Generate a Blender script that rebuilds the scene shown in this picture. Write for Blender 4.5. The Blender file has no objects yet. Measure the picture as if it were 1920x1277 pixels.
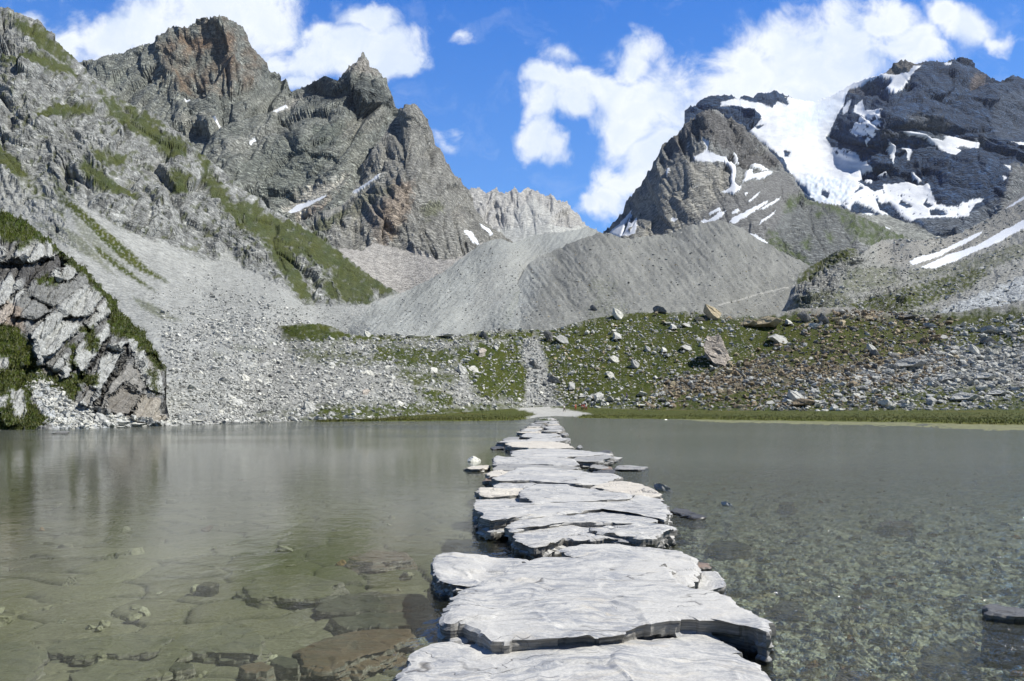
import bpy, bmesh, math, random
import numpy as np
from math import radians as R
rng = np.random.default_rng(7)
random.seed(7)
SC = bpy.context.scene
COL = SC.collection

# ------------------------------------------------------------------ camera, sky, sun, exposure
CAM_H, F, CX, HY = 1.7, 1400.0, 960.0, 762.0      # eye height (m), focal length in photo pixels, horizon row
cam_d = bpy.data.cameras.new('camera'); cam = bpy.data.objects.new('camera', cam_d); COL.objects.link(cam)
cam_d.sensor_width = 36.0; cam_d.lens = 36.0 * F / 1920.0
cam_d.shift_y = (HY - 638.5) / 1920.0
cam_d.clip_start = 0.1; cam_d.clip_end = 20000
cam.location = (0, 0, CAM_H); cam.rotation_euler = (R(90), 0, 0)
SC.camera = cam
SUN = np.array([0.60, 0.02, 0.80]); SUN /= np.linalg.norm(SUN)
sd = bpy.data.lights.new('sun', 'SUN'); sd.energy = 5.0; sd.angle = R(0.53); sd.color = (1.0, 0.965, 0.895)
sun = bpy.data.objects.new('sun', sd); COL.objects.link(sun)
import mathutils
sun.rotation_euler = mathutils.Vector(SUN).to_track_quat('Z', 'Y').to_euler()
SC.view_settings.view_transform = 'Standard'; SC.view_settings.look = 'None'
SC.view_settings.exposure = 0.24; SC.view_settings.gamma = 1.0
SC.render.engine = 'CYCLES'
SC.cycles.max_bounces = 6; SC.cycles.transparent_max_bounces = 8
SC.cycles.use_adaptive_sampling = True; SC.cycles.adaptive_threshold = 0.02
SC.cycles.caustics_reflective = False; SC.cycles.caustics_refractive = False

class NT:
    """small node-tree helper"""
    def __init__(s, tree): s.t = tree; s.n = tree.nodes; s.l = tree.links
    def new(s, typ, **kw):
        nd = s.n.new(typ)
        for k, v in kw.items(): setattr(nd, k, v)
        return nd
    def put(s, sock, v):
        if isinstance(v, bpy.types.NodeSocket): s.l.new(v, sock)
        else: sock.default_value = v
    def math(s, op, a, b=0.0, c=None, clamp=False):
        nd = s.new('ShaderNodeMath', operation=op, use_clamp=clamp)
        s.put(nd.inputs[0], a); s.put(nd.inputs[1], b)
        if c is not None: s.put(nd.inputs[2], c)
        return nd.outputs[0]
    def vmath(s, op, a, b=(0, 0, 0)):
        nd = s.new('ShaderNodeVectorMath', operation=op); s.put(nd.inputs[0], a)
        if op == 'SCALE': s.put(nd.inputs['Scale'], b)
        else: s.put(nd.inputs[1], b)
        return nd.outputs[0]
    def mix(s, f, a, b, mode='MIX'):
        nd = s.new('ShaderNodeMix', data_type='RGBA', blend_type=mode)
        s.put(nd.inputs['Factor'], f); s.put(nd.inputs[6], a); s.put(nd.inputs[7], b)
        return nd.outputs[2]
    def mr(s, v, a, b, c=0.0, d=1.0, interp='LINEAR'):
        nd = s.new('ShaderNodeMapRange', interpolation_type=interp)
        s.put(nd.inputs[0], v); s.put(nd.inputs[1], a); s.put(nd.inputs[2], b); s.put(nd.inputs[3], c); s.put(nd.inputs[4], d)
        return nd.outputs[0]
    def noise(s, vec, scale, detail=4.0, rough=0.55, dist=0.0):
        nd = s.new('ShaderNodeTexNoise'); s.put(nd.inputs['Vector'], vec)
        nd.inputs['Scale'].default_value = scale; nd.inputs['Detail'].default_value = detail
        nd.inputs['Roughness'].default_value = rough; nd.inputs['Distortion'].default_value = dist
        return nd.outputs['Fac']

def c4(c): return (c[0], c[1], c[2], 1.0)

# --- sky: Nishita, with fair-weather cumulus laid over it by direction
W = bpy.data.worlds.new('World'); SC.world = W; W.use_nodes = True
w = NT(W.node_tree); w.n.clear()
sky = w.new('ShaderNodeTexSky', sky_type='NISHITA'); sky.sun_disc = False
sky.sun_elevation = math.asin(SUN[2]); sky.sun_rotation = math.atan2(SUN[0], SUN[1])
sky.altitude = 2300; sky.air_density = 1.0; sky.dust_density = 0.25; sky.ozone_density = 2.2
tc = w.new('ShaderNodeTexCoord')
sp = w.new('ShaderNodeSeparateXYZ'); w.l.new(tc.outputs['Generated'], sp.inputs[0])
dyc = w.math('MAXIMUM', w.math('ABSOLUTE', sp.outputs[1]), 0.05)
X = w.math('DIVIDE', sp.outputs[0], dyc); Z = w.math('DIVIDE', sp.outputs[2], dyc)
cmb = w.new('ShaderNodeCombineXYZ'); w.put(cmb.inputs[0], X); w.put(cmb.inputs[1], Z)
XZ = cmb.outputs[0]
wn = w.new('ShaderNodeTexNoise'); w.put(wn.inputs['Vector'], XZ); wn.inputs['Scale'].default_value = 9; wn.inputs['Detail'].default_value = 5
warp = w.vmath('SCALE', w.vmath('SUBTRACT', wn.outputs['Color'], (0.5, 0.5, 0.5)), 0.13)
XW = w.vmath('ADD', XZ, warp)
CLOUDS = [(120,80,75,38),(205,72,90,50),(300,62,110,72),(400,45,140,95),(480,30,85,70),(250,110,120,60),(400,120,150,60),
 (565,118,85,48),(640,92,105,58),(715,78,72,56),(680,25,58,34),(560,160,70,30),(600,60,50,30),(740,105,50,25),(500,110,60,40),
 (850,72,30,12),(828,244,24,15),(1048,97,46,24),
 (1010,160,50,34),(1085,165,80,38),(1195,105,52,42),(1150,170,80,50),(1010,215,30,45),(1012,265,40,34),(1060,200,60,36),(1210,190,120,70),
 (1180,235,70,40),(1240,290,95,60),(1190,320,80,45),(1150,358,62,36),(1110,375,40,22),(1330,160,100,60),(1400,115,100,50),
 (1480,85,110,62),(1590,60,110,60),(1560,130,160,90),(1400,200,170,100),(1680,85,75,45),(1640,30,55,30),(1330,280,120,90),
 (1830,55,80,46),(1775,32,50,30),(1880,80,40,28),(1560,210,150,60),(90,8,34,14),(1720,110,60,26)]
acc = None
for (cx, cy, rx, ry) in CLOUDS:
    d = w.vmath('SUBTRACT', XW, ((cx-CX)/F, (HY-cy)/F, 0))
    d = w.vmath('MULTIPLY', d, (F/(rx*1.12), F/(ry*1.12), 0))
    ln = w.new('ShaderNodeVectorMath', operation='LENGTH'); w.put(ln.inputs[0], d)
    v = w.math('SUBTRACT', 1.0, ln.outputs['Value'])
    if max(rx, ry) < 50 and cx in (850, 828, 1048, 1775, 90): v = w.math('MULTIPLY', v, 0.42)
    if acc is None: acc = v
    else:
        nd = w.new('ShaderNodeMath', operation='SMOOTH_MAX'); w.put(nd.inputs[0], acc); w.put(nd.inputs[1], v); nd.inputs[2].default_value = 0.12
        acc = nd.outputs[0]
front = w.math('GREATER_THAN', sp.outputs[1], 0.0)
bk = w.math('SUBTRACT', w.noise(tc.outputs['Generated'], 3.0, 6, 0.55), 0.66)       # clouds behind the camera and overhead
acc = w.math('ADD', w.math('MULTIPLY', w.math('MAXIMUM', acc, -1.0), front), w.math('MULTIPLY', w.math('MULTIPLY', bk, 3.0), w.math('SUBTRACT', 1.0, front)))
nf = w.math('SUBTRACT', w.noise(XZ, 13, 10, 0.66, 0.4), 0.5)
dens = w.math('ADD', w.math('ADD', acc, -0.04), w.math('MULTIPLY', nf, 1.9))
alpha = w.mr(dens, -0.16, 0.62, 0, 1, 'SMOOTHSTEP')
wisp = w.math('MULTIPLY', w.mr(w.noise(w.vmath('MULTIPLY', XW, (1, 1.7, 1)), 5.5, 8, 0.66), 0.53, 0.9), 0.35)
alpha = w.math('MAXIMUM', alpha, wisp)
shade = w.mr(w.noise(XW, 10, 8, 0.62), 0.38, 0.58, 0, 1)
core = w.mr(dens, 0.2, 1.0)
edge = w.mr(dens, 0.1, 0.9)
ccol = w.mix(w.math('MULTIPLY', shade, w.math('ADD', 0.45, w.math('MULTIPLY', w.math('SUBTRACT', 1.0, edge), 0.55))), (6.4, 7.3, 8.7, 1), (9.6, 9.8, 10.0, 1))
ccol = w.mix(w.math('MULTIPLY', core, 0.2), ccol, (8.4, 8.9, 9.5, 1))
hs = w.new('ShaderNodeHueSaturation'); hs.inputs['Saturation'].default_value = 1.25; hs.inputs['Value'].default_value = 1.35
w.l.new(sky.outputs[0], hs.inputs['Color'])
skyc = w.mix(1.0, hs.outputs[0], (0.80, 1.12, 1.35, 1), 'MULTIPLY')
ramp = w.mix(w.mr(sp.outputs[2], 0.10, 0.50), (2.1, 4.5, 8.9, 1), (0.30, 1.72, 6.5, 1))
skyc = w.mix(0.65, skyc, ramp)
hi = w.mr(sp.outputs[2], 0.50, 0.80, 1.0, 0.28)
backd = w.mr(sp.outputs[1], -0.3, 0.1, 0.4, 1.0)  # sky dimmed overhead and behind the camera to cut fill light
fin = w.mix(w.math('MULTIPLY', alpha, 0.97), skyc, ccol)
bg = w.new('ShaderNodeBackground'); w.l.new(fin, bg.inputs['Color']); w.put(bg.inputs['Strength'], w.math('MULTIPLY', w.math('MULTIPLY', hi, backd), 0.10))
wo = w.new('ShaderNodeOutputWorld'); w.l.new(bg.outputs[0], wo.inputs['Surface'])

# ------------------------------------------------------------------ numpy noise
def _h(ix, iy, seed):
    a = (ix.astype(np.int64) * 374761393 + iy.astype(np.int64) * 668265263 + seed * 974711) & 0xffffffff
    a = ((a ^ (a >> 13)) * 1274126177) & 0xffffffff
    a = ((a ^ (a >> 16)) * 2246822519) & 0xffffffff
    return (a ^ (a >> 15)) & 0xffffffff
def gnoise(x, y, seed=0):
    ix = np.floor(x); iy = np.floor(y); fx = x-ix; fy = y-iy
    u = fx*fx*fx*(fx*(fx*6-15)+10); v = fy*fy*fy*(fy*(fy*6-15)+10)
    def g(dx, dy):
        a = _h(ix+dx, iy+dy, seed) * (2*np.pi/4294967296.0)
        return np.cos(a)*(fx-dx) + np.sin(a)*(fy-dy)
    a, b, c, d = g(0, 0), g(1, 0), g(0, 1), g(1, 1)
    return ((a*(1-u)+b*u)*(1-v) + (c*(1-u)+d*u)*v) * 1.5
def fbm(x, y, oct=4, seed=0, gain=0.5, ridged=False):
    s = 0; a = 1.0; t = 0
    for i in range(oct):
        n = gnoise(x*2**i, y*2**i, seed+i*17)
        if ridged: n = 1-2*np.abs(n)
        s = s + a*n; t += a; a *= gain
    return s/t
def facet(x, y, seed=0, jit=0.9):
    """planar cells with random tilt: (height, distance to the crack, cell random)"""
    ix = np.floor(x); iy = np.floor(y)
    f1 = np.full(x.shape, 9.0); f2 = np.full(x.shape, 9.0); hh = np.zeros(x.shape); rr = np.zeros(x.shape)
    for dx in (-1, 0, 1):
        for dy in (-1, 0, 1):
            h = _h(ix+dx, iy+dy, seed)
            a = (h & 1023)/1023.0; b = ((h >> 10) & 1023)/1023.0; c = ((h >> 20) & 1023)/1023.0
            px = ix+dx+0.5+(a-0.5)*jit; py = iy+dy+0.5+(b-0.5)*jit
            d = np.hypot(x-px, y-py)
            gx = ((h >> 5) & 255)/127.5-1; gy = ((h >> 14) & 255)/127.5-1
            near = d < f1
            f2 = np.where(near, f1, np.minimum(f2, d))
            hh = np.where(near, (c-0.5)*1.1+gx*(x-px)*0.9+gy*(y-py)*0.9, hh); rr = np.where(near, c, rr)
            f1 = np.where(near, d, f1)
    return hh, f2-f1, rr
def relief(x, y, L0=70, n=5, seed=0, ang=0.0, st=1.0, crack=0.2, gain=1.0, soft=0.5, power=1.0):
    """fractured-rock relief in photo pixels of height; ang/st turn and stretch the beds"""
    ca, sa = math.cos(ang), math.sin(ang)
    u = (x*ca+y*sa)/st; v = -x*sa+y*ca
    wx = fbm(u/60, v/60, 3, seed+5)*18; wy = fbm(u/60, v/60, 3, seed+9)*18
    h = np.zeros(x.shape); L = L0
    for i in range(n):
        k = min(1.0, L/20.0)
        f, e, r = facet((u+wx*k)/L, (v+wy*k)/L, seed+31*i)
        a = 0.30*L*gain*(L/L0)**(power-1)
        h += a*(f-crack*np.exp(-e*7))
        L *= 0.5
    h += soft*0.25*L0*fbm(u/L0, v/L0, 4, seed+77, 0.5, True)
    return h
def polysd(x, y, poly):
    p = np.array(poly, float); q = np.roll(p, -1, 0)
    d = np.full(x.shape, 1e9); ins = np.zeros(x.shape, bool)
    for (x0, y0), (x1, y1) in zip(p, q):
        ex, ey = x1-x0, y1-y0; L2 = ex*ex+ey*ey+1e-9
        t = np.clip(((x-x0)*ex+(y-y0)*ey)/L2, 0, 1)
        d = np.minimum(d, (x-x0-t*ex)**2+(y-y0-t*ey)**2)
        c = (y0 > y) != (y1 > y)
        with np.errstate(divide='ignore', invalid='ignore'):
            xi = x0+(y-y0)*ex/(ey if abs(ey) > 1e-9 else 1e-9)
        ins ^= c & (x < xi)
    d = np.sqrt(d)
    return np.where(ins, -d, d)
def pmask(x, y, poly, soft=3.0, warp=3.0, ws=9.0, seed=0, pad=60):
    """soft mask 0..1 of a traced patch; edges broken up by noise. Works on a bounding box only"""
    p = np.array(poly, float); m = np.zeros(x.shape)
    b = (x > p[:, 0].min()-pad) & (x < p[:, 0].max()+pad) & (y > p[:, 1].min()-pad) & (y < p[:, 1].max()+pad)
    if not b.any(): return m
    xx, yy = x[b], y[b]
    if warp: s = polysd(xx+fbm(xx/ws, yy/ws, 3, seed+3)*warp*1.6, yy+fbm(xx/ws, yy/ws, 3, seed+8)*warp*1.6, poly)
    else: s = polysd(xx, yy, poly)
    m[b] = np.clip(0.5-s/soft, 0, 1)
    return m
def linedist(x, y, pl):
    d = np.full(x.shape, 1e9)
    for (x0, y0), (x1, y1) in zip(pl[:-1], pl[1:]):
        ex, ey = x1-x0, y1-y0; t = np.clip(((x-x0)*ex+(y-y0)*ey)/(ex*ex+ey*ey+1e-9), 0, 1)
        d = np.minimum(d, np.hypot(x-x0-t*ex, y-y0-t*ey))
    return d
def sstep(a, b, v):
    t = np.clip((v-a)/(b-a), 0, 1); return t*t*(3-2*t)
def rbf(ctrl, x, y, c=40.0):
    p = np.array(ctrl, float); X0, Y0, v = p[:, 0], p[:, 1], np.log(p[:, 2]); n = len(p)
    def phi(dx, dy): return np.sqrt(dx*dx+dy*dy+c*c)/100.0
    A = np.zeros((n+3, n+3)); A[:n, :n] = phi(X0[:, None]-X0, Y0[:, None]-Y0)
    P = np.stack([np.ones(n), X0/1000, Y0/1000], 1); A[:n, n:] = P; A[n:, :n] = P.T
    A[:n, :n] += np.eye(n)*1e-6
    s = np.linalg.solve(A, np.r_[v, 0, 0, 0])
    out = s[n]+s[n+1]*x/1000+s[n+2]*y/1000
    for i in range(n): out = out+s[i]*phi(x-X0[i], y-Y0[i])
    return np.exp(out)
def interp(pts, x):
    p = np.array(pts, float); return np.interp(x, p[:, 0], p[:, 1])
def world(x, y, D):
    return np.stack([(x-CX)/F*D, D, CAM_H+(HY-y)/F*D], -1)
def on_plane(x, y, z):
    D = (CAM_H-z)*F/(np.asarray(y, float)-HY)
    return np.stack([(np.asarray(x, float)-CX)/F*D, D], -1)

# ------------------------------------------------------------------ mesh helpers
def mesh_obj(name, V, Fc, mat, cols=None, smooth=False, parent=None, link=True):
    V = np.asarray(V, np.float32).reshape(-1, 3); Fc = np.asarray(Fc, np.int32)
    me = bpy.data.meshes.new(name); k = Fc.shape[1]
    me.vertices.add(len(V)); me.vertices.foreach_set('co', V.ravel())
    me.loops.add(Fc.size); me.loops.foreach_set('vertex_index', Fc.ravel())
    me.polygons.add(len(Fc)); me.polygons.foreach_set('loop_start', np.arange(0, Fc.size, k, dtype=np.int32))
    me.polygons.foreach_set('loop_total', np.full(len(Fc), k, np.int32))
    me.polygons.foreach_set('use_smooth', np.full(len(Fc), bool(smooth)))
    if cols is not None:
        a = me.attributes.new('col', 'FLOAT_COLOR', 'POINT')
        cols = np.asarray(cols); cols = cols.reshape(-1, cols.shape[-1]); c = np.zeros((len(V), 4), np.float32); c[:, :cols.shape[1]] = cols
        a.data.foreach_set('color', c.ravel())
    me.update(calc_edges=True); me.validate()
    if mat: me.materials.append(mat)
    if not link: return me
    o = bpy.data.objects.new(name, me); COL.objects.link(o)
    if parent: o.parent = parent
    return o
def compact(V, Fc, C=None):
    u, inv = np.unique(Fc.ravel(), return_inverse=True)
    return V[u], inv.reshape(Fc.shape), (None if C is None else C[u])
def gridfaces(nr, nc):
    i = np.arange(nr*nc).reshape(nr, nc)
    return np.stack([i[:-1, :-1], i[:-1, 1:], i[1:, 1:], i[1:, :-1]], -1).reshape(-1, 4)
def tag(o, label=None, cat=None, group=None, kind=None):
    if label: o['label'] = label
    if cat: o['category'] = cat
    if group: o['group'] = group
    if kind: o['kind'] = kind
    return o

def ground_mat(name, u, contrast=0.5, bump=0.6, rough=0.9, speck=0.35, spec=0.2, crot=0.4):
    m = bpy.data.materials.new(name); m.use_nodes = True; t = NT(m.node_tree); t.n.clear()
    g = t.new('ShaderNodeNewGeometry'); P = g.outputs['Position']
    a = t.new('ShaderNodeAttribute', attribute_name='col')
    n1 = t.noise(P, 1/(u*7), 6, 0.65)
    f1 = t.mr(n1, 0.3, 0.7, 1-contrast, 1+contrast)
    vo = t.new('ShaderNodeTexVoronoi'); t.put(vo.inputs['Vector'], P); vo.inputs['Scale'].default_value = 1/(u*3.0)
    vs = t.new('ShaderNodeSeparateColor'); t.l.new(vo.outputs['Color'], vs.inputs[0])
    f2 = t.mr(vs.outputs[0], 0, 1, 1-speck, 1+speck)
    f = t.math('MULTIPLY', f1, f2)
    # joints and crevices of bare rock, crevice shade painted in (alpha of the colour attribute says where rock is bare)
    wn = t.new('ShaderNodeTexNoise'); t.put(wn.inputs['Vector'], P); wn.inputs['Scale'].default_value = 1/(u*22); wn.inputs['Detail'].default_value = 5
    pw = t.vmath('ADD', P, t.vmath('SCALE', t.vmath('SUBTRACT', wn.outputs['Color'], (.5, .5, .5)), u*26.0))
    mp = t.new('ShaderNodeMapping'); t.put(mp.inputs[0], pw); mp.inputs['Rotation'].default_value = (crot, 0.5, 0.3); mp.inputs['Scale'].default_value = (0.45, 1.0, 1.35)
    jk = None
    for k, wd in ((17.0, 0.16), (6.5, 0.20)):
        ve = t.new('ShaderNodeTexVoronoi', feature='DISTANCE_TO_EDGE'); t.put(ve.inputs['Vector'], mp.outputs[0]); ve.inputs['Scale'].default_value = 1/(u*k)
        e = t.mr(ve.outputs[0], 0.0, wd, 0.0, 1.0); jk = e if jk is None else t.math('MULTIPLY', jk, t.math('ADD', 0.35, t.math('MULTIPLY', e, 0.65)))
    vc = t.new('ShaderNodeTexVoronoi'); t.put(vc.inputs['Vector'], mp.outputs[0]); vc.inputs['Scale'].default_value = 1/(u*6.5)
    sc_ = t.new('ShaderNodeSeparateColor'); t.l.new(vc.outputs['Color'], sc_.inputs[0])
    bare = a.outputs['Alpha']
    jm = t.math('ADD', 0.60, t.math('MULTIPLY', jk, 0.62)); jm = t.math('MULTIPLY', jm, t.mr(sc_.outputs[0], 0, 1, 0.84, 1.22))
    f = t.math('MULTIPLY', f, t.math('ADD', t.math('SUBTRACT', 1.0, bare), t.math('MULTIPLY', bare, jm)))
    jh = t.math('MULTIPLY', t.math('ADD', t.math('MULTIPLY', jk, 1.3), t.math('MULTIPLY', sc_.outputs[1], 1.1)), bare)
    cc = t.vmath('MULTIPLY', t.vmath('SCALE', a.outputs['Color'], f), (1.0, 1.02, 0.985))
    bs = t.new('ShaderNodeBsdfPrincipled'); t.l.new(cc, bs.inputs['Base Color'])
    bs.inputs['Roughness'].default_value = rough; bs.inputs['Specular IOR Level'].default_value = spec
    b = t.new('ShaderNodeBump'); b.inputs['Strength'].default_value = bump; b.inputs['Distance'].default_value = u*2.2
    hgt = t.math('ADD', t.noise(P, 1/(u*5), 5, 0.7), t.math('ADD', t.math('MULTIPLY', vo.outputs['Distance'], -0.5), jh))
    t.l.new(hgt, b.inputs['Height']); t.l.new(b.outputs[0], bs.inputs['Normal'])
    o = t.new('ShaderNodeOutputMaterial'); t.l.new(bs.outputs[0], o.inputs['Surface'])
    return m
def snow_mat(name, u):
    m = bpy.data.materials.new(name); m.use_nodes = True; t = NT(m.node_tree); t.n.clear()
    g = t.new('ShaderNodeNewGeometry'); P = g.outputs['Position']
    a = t.new('ShaderNodeAttribute', attribute_name='col')
    f = t.mr(t.noise(P, 1/(u*10), 5, 0.6), 0.3, 0.7, 0.94, 1.04)
    bs = t.new('ShaderNodeBsdfPrincipled'); t.l.new(t.vmath('SCALE', a.outputs['Color'], f), bs.inputs['Base Color'])
    bs.inputs['Roughness'].default_value = 0.7; bs.inputs['Specular IOR Level'].default_value = 0.3
    b = t.new('ShaderNodeBump'); b.inputs['Strength'].default_value = 0.25; b.inputs['Distance'].default_value = u*2
    t.l.new(t.noise(P, 1/(u*6), 4, 0.6), b.inputs['Height']); t.l.new(b.outputs[0], bs.inputs['Normal'])
    o = t.new('ShaderNodeOutputMaterial'); t.l.new(bs.outputs[0], o.inputs['Surface'])
    return m

# ------------------------------------------------------------------ terrain sheets
# A slope is a grid: columns fan out from the valley floor, every column climbs from its foot to the crest
# and falls away behind it.  Real distances, real heights; relief is pushed out along the surface normal.
LAY = {}
def lay(name, sil, foot, ctrl, x0, x1, step, u, rock, spurs=(), rstep=None, rel=None, jag=0.0):
    xs = np.arange(x0, x1+step, step); rs = rstep or step
    ys_s = interp(sil, xs); ys_f = interp(foot, xs)
    if jag: ys_s = ys_s - jag*(np.abs(fbm(xs/11, xs*0+3, 5, 11, 0.75))*3.6-0.6) - jag*0.3*facet(xs/7, xs*0+.5, 5)[0]
    ys_f = np.maximum(ys_f, ys_s+4)
    nr = int(max((ys_f-ys_s).max()/rs, 12)); s = np.linspace(0, 1, nr)[:, None]
    x = np.repeat(xs[None], nr, 0); y = ys_f[None]*(1-s)+ys_s[None]*s
    D = rbf(ctrl, x, y)
    for pl, amp, wd in spurs:
        D = D*(1-amp/F*np.exp(-(linedist(x, y, pl)/wd)**1.3)*np.clip(s*8, 0, 1))
    return dict(name=name, x=x, y=y, D=D, u=u, s=s, xs=xs)
def finish(L, h, col, snow=None, mat=None, smooth=False, snowname='snow_field', back=7, label=None, snowmat=None, bare=None):
    col = np.concatenate([col, (np.zeros(h.shape) if bare is None else np.clip(bare, 0, 1))[..., None]], -1)
    x, y, D = L['x'], L['y'], L['D']
    if L['name'] not in ('lake_cliff', 'rocky_bar', 'pale_moraine', 'dark_moraine'): h = h*np.clip(0.42+(y-y[-1][None])/34.0, 0.42, 1)
    hp = np.pad(h, 1, mode='edge'); hp = (hp[:-2]+2*hp[1:-1]+hp[2:])/4; h = (hp[:, :-2]+2*hp[:, 1:-1]+hp[:, 2:])/4
    P = world(x, y, D)
    du = np.gradient(P, axis=1); dv = np.gradient(P, axis=0)
    N = np.cross(du, dv); N /= np.linalg.norm(N, axis=-1, keepdims=True)+1e-9
    N *= np.where((N*P).sum(-1, keepdims=True) > 0, -1, 1)
    # smooth the base normals a little so that relief does not fold
    P2 = P+N*(h*D/F)[..., None]
    # back of the crest
    rows = [P2]; cr = [col]
    top = P2[-1]; tb = top.copy()
    slope = max(0.8, 1.0)
    for k in range(1, back+1):
        q = tb.copy(); dist = D[-1]*0.02*k*k
        q[:, 1] += dist; q[:, 0] *= q[:, 1]/tb[:, 1]
        q[:, 2] -= dist*slope+fbm(L['xs']/9, L['xs']*0+k*3, 3, k)*D[-1]*0.004
        rows.append(q[None]); cr.append(col[-1:])
    f = P2[0].copy(); f[:, 2] -= 6+0.01*D[0]; rows.insert(0, f[None]); cr.insert(0, col[:1])
    V = np.concatenate(rows, 0); C = np.concatenate(cr, 0)
    nr, nc = V.shape[:2]; Fc = gridfaces(nr, nc)
    V = V.reshape(-1, 3); C = C.reshape(-1, 4)
    obs = []
    if snow is not None:
        sn = np.concatenate([snow[:1]*0, snow]+[snow[-1:]]*back, 0).ravel()
        fs = sn[Fc].mean(1) > 0.5
        a, b, c = compact(V, Fc[~fs], C); obs.append(mesh_obj(L['name'], a, b, mat, c, smooth))
        if fs.any():
            a, b, c = compact(V, Fc[fs], C); o = mesh_obj(snowname, a, b, snowmat, c, True); tag(o, kind='structure'); obs.append(o)
    else:
        obs.append(mesh_obj(L['name'], V, Fc, mat, C, smooth))
    tag(obs[0], kind='structure')
    L['P'] = P2; L['N'] = N
    LAY[L['name']] = L
    return obs
def mixc(c, m, d):
    return c*(1-m[..., None])+np.asarray(d)*m[..., None]
def basecol(x, y, c0, c1, L=40, seed=0):
    t = np.clip(0.5+fbm(x/L, y/L, 5, seed, 0.6)*0.9, 0, 1)
    return np.asarray(c0)*(1-t[..., None])+np.asarray(c1)*t[..., None]
GRASS = (0.029, 0.046, 0.003); GRASS2 = (0.064, 0.070, 0.005)
def grasscol(x, y, seed=0):
    return basecol(x, y, GRASS, GRASS2, 25, seed+50)
def putgrass(col, m, x, y, seed=0):
    g = grasscol(x, y, seed); return col*(1-m[..., None])+g*m[..., None]
# ------------------------------------------------------------------ far mountains
SNOW = (0.76, 0.79, 0.83)
def snowmask(x, y, polys, warp=1.6, soft=2.0):
    m = np.zeros(x.shape)
    for i, p in enumerate(polys): m = np.maximum(m, pmask(x, y, p, soft, warp, 6.0, i))
    return m

# C: pale limestone wall closing the valley
def build_far():
    L = lay('limestone_mountain', [(840,330),(862,342),(880,352),(898,350),(910,362),(930,354),(945,366),(955,356),(965,352),(975,362),(990,347),(1000,352),(1012,356),(1030,365),(1050,379),(1062,380),(1075,391),(1088,398),(1092,412),(1100,420),(1115,430),(1140,446),(1200,470)],
        [(840,520),(1200,520)], [(840,330,3300),(990,347,3500),(1090,400,3400),(1200,470,3200),(840,460,2300),(1000,460,2200),(1200,500,2200),(950,420,2700),(1060,420,2700)],
        840, 1200, 1.5, 2.3, None, jag=5)
    x, y = L['x'], L['y']
    h = relief(x, y, 34, 4, 3, math.radians(80), 1.8, 0.25, 1.0)*sstep(0, 0.25, (445-y)/60+0.3)
    col = basecol(x, y, (.32,.312,.31), (.46,.445,.435), 22, 4)
    sc = pmask(x, y, [(840,425),(930,432),(1010,420),(1100,424),(1210,470),(1210,540),(840,540)], 6, 3)
    sc = np.maximum(sc, pmask(x, y, [(955,400),(1000,372),(1040,395),(1030,425),(960,430)], 16, 6)*0.7)
    h *= (1-sc*0.85); col = mixc(col, sc, (.42,.42,.41))
    finish(L, h, col, None, ground_mat('pale_limestone', 2.3, 0.25, 0.6, crot=1.4), bare=(1-sc)*.55)

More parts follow.
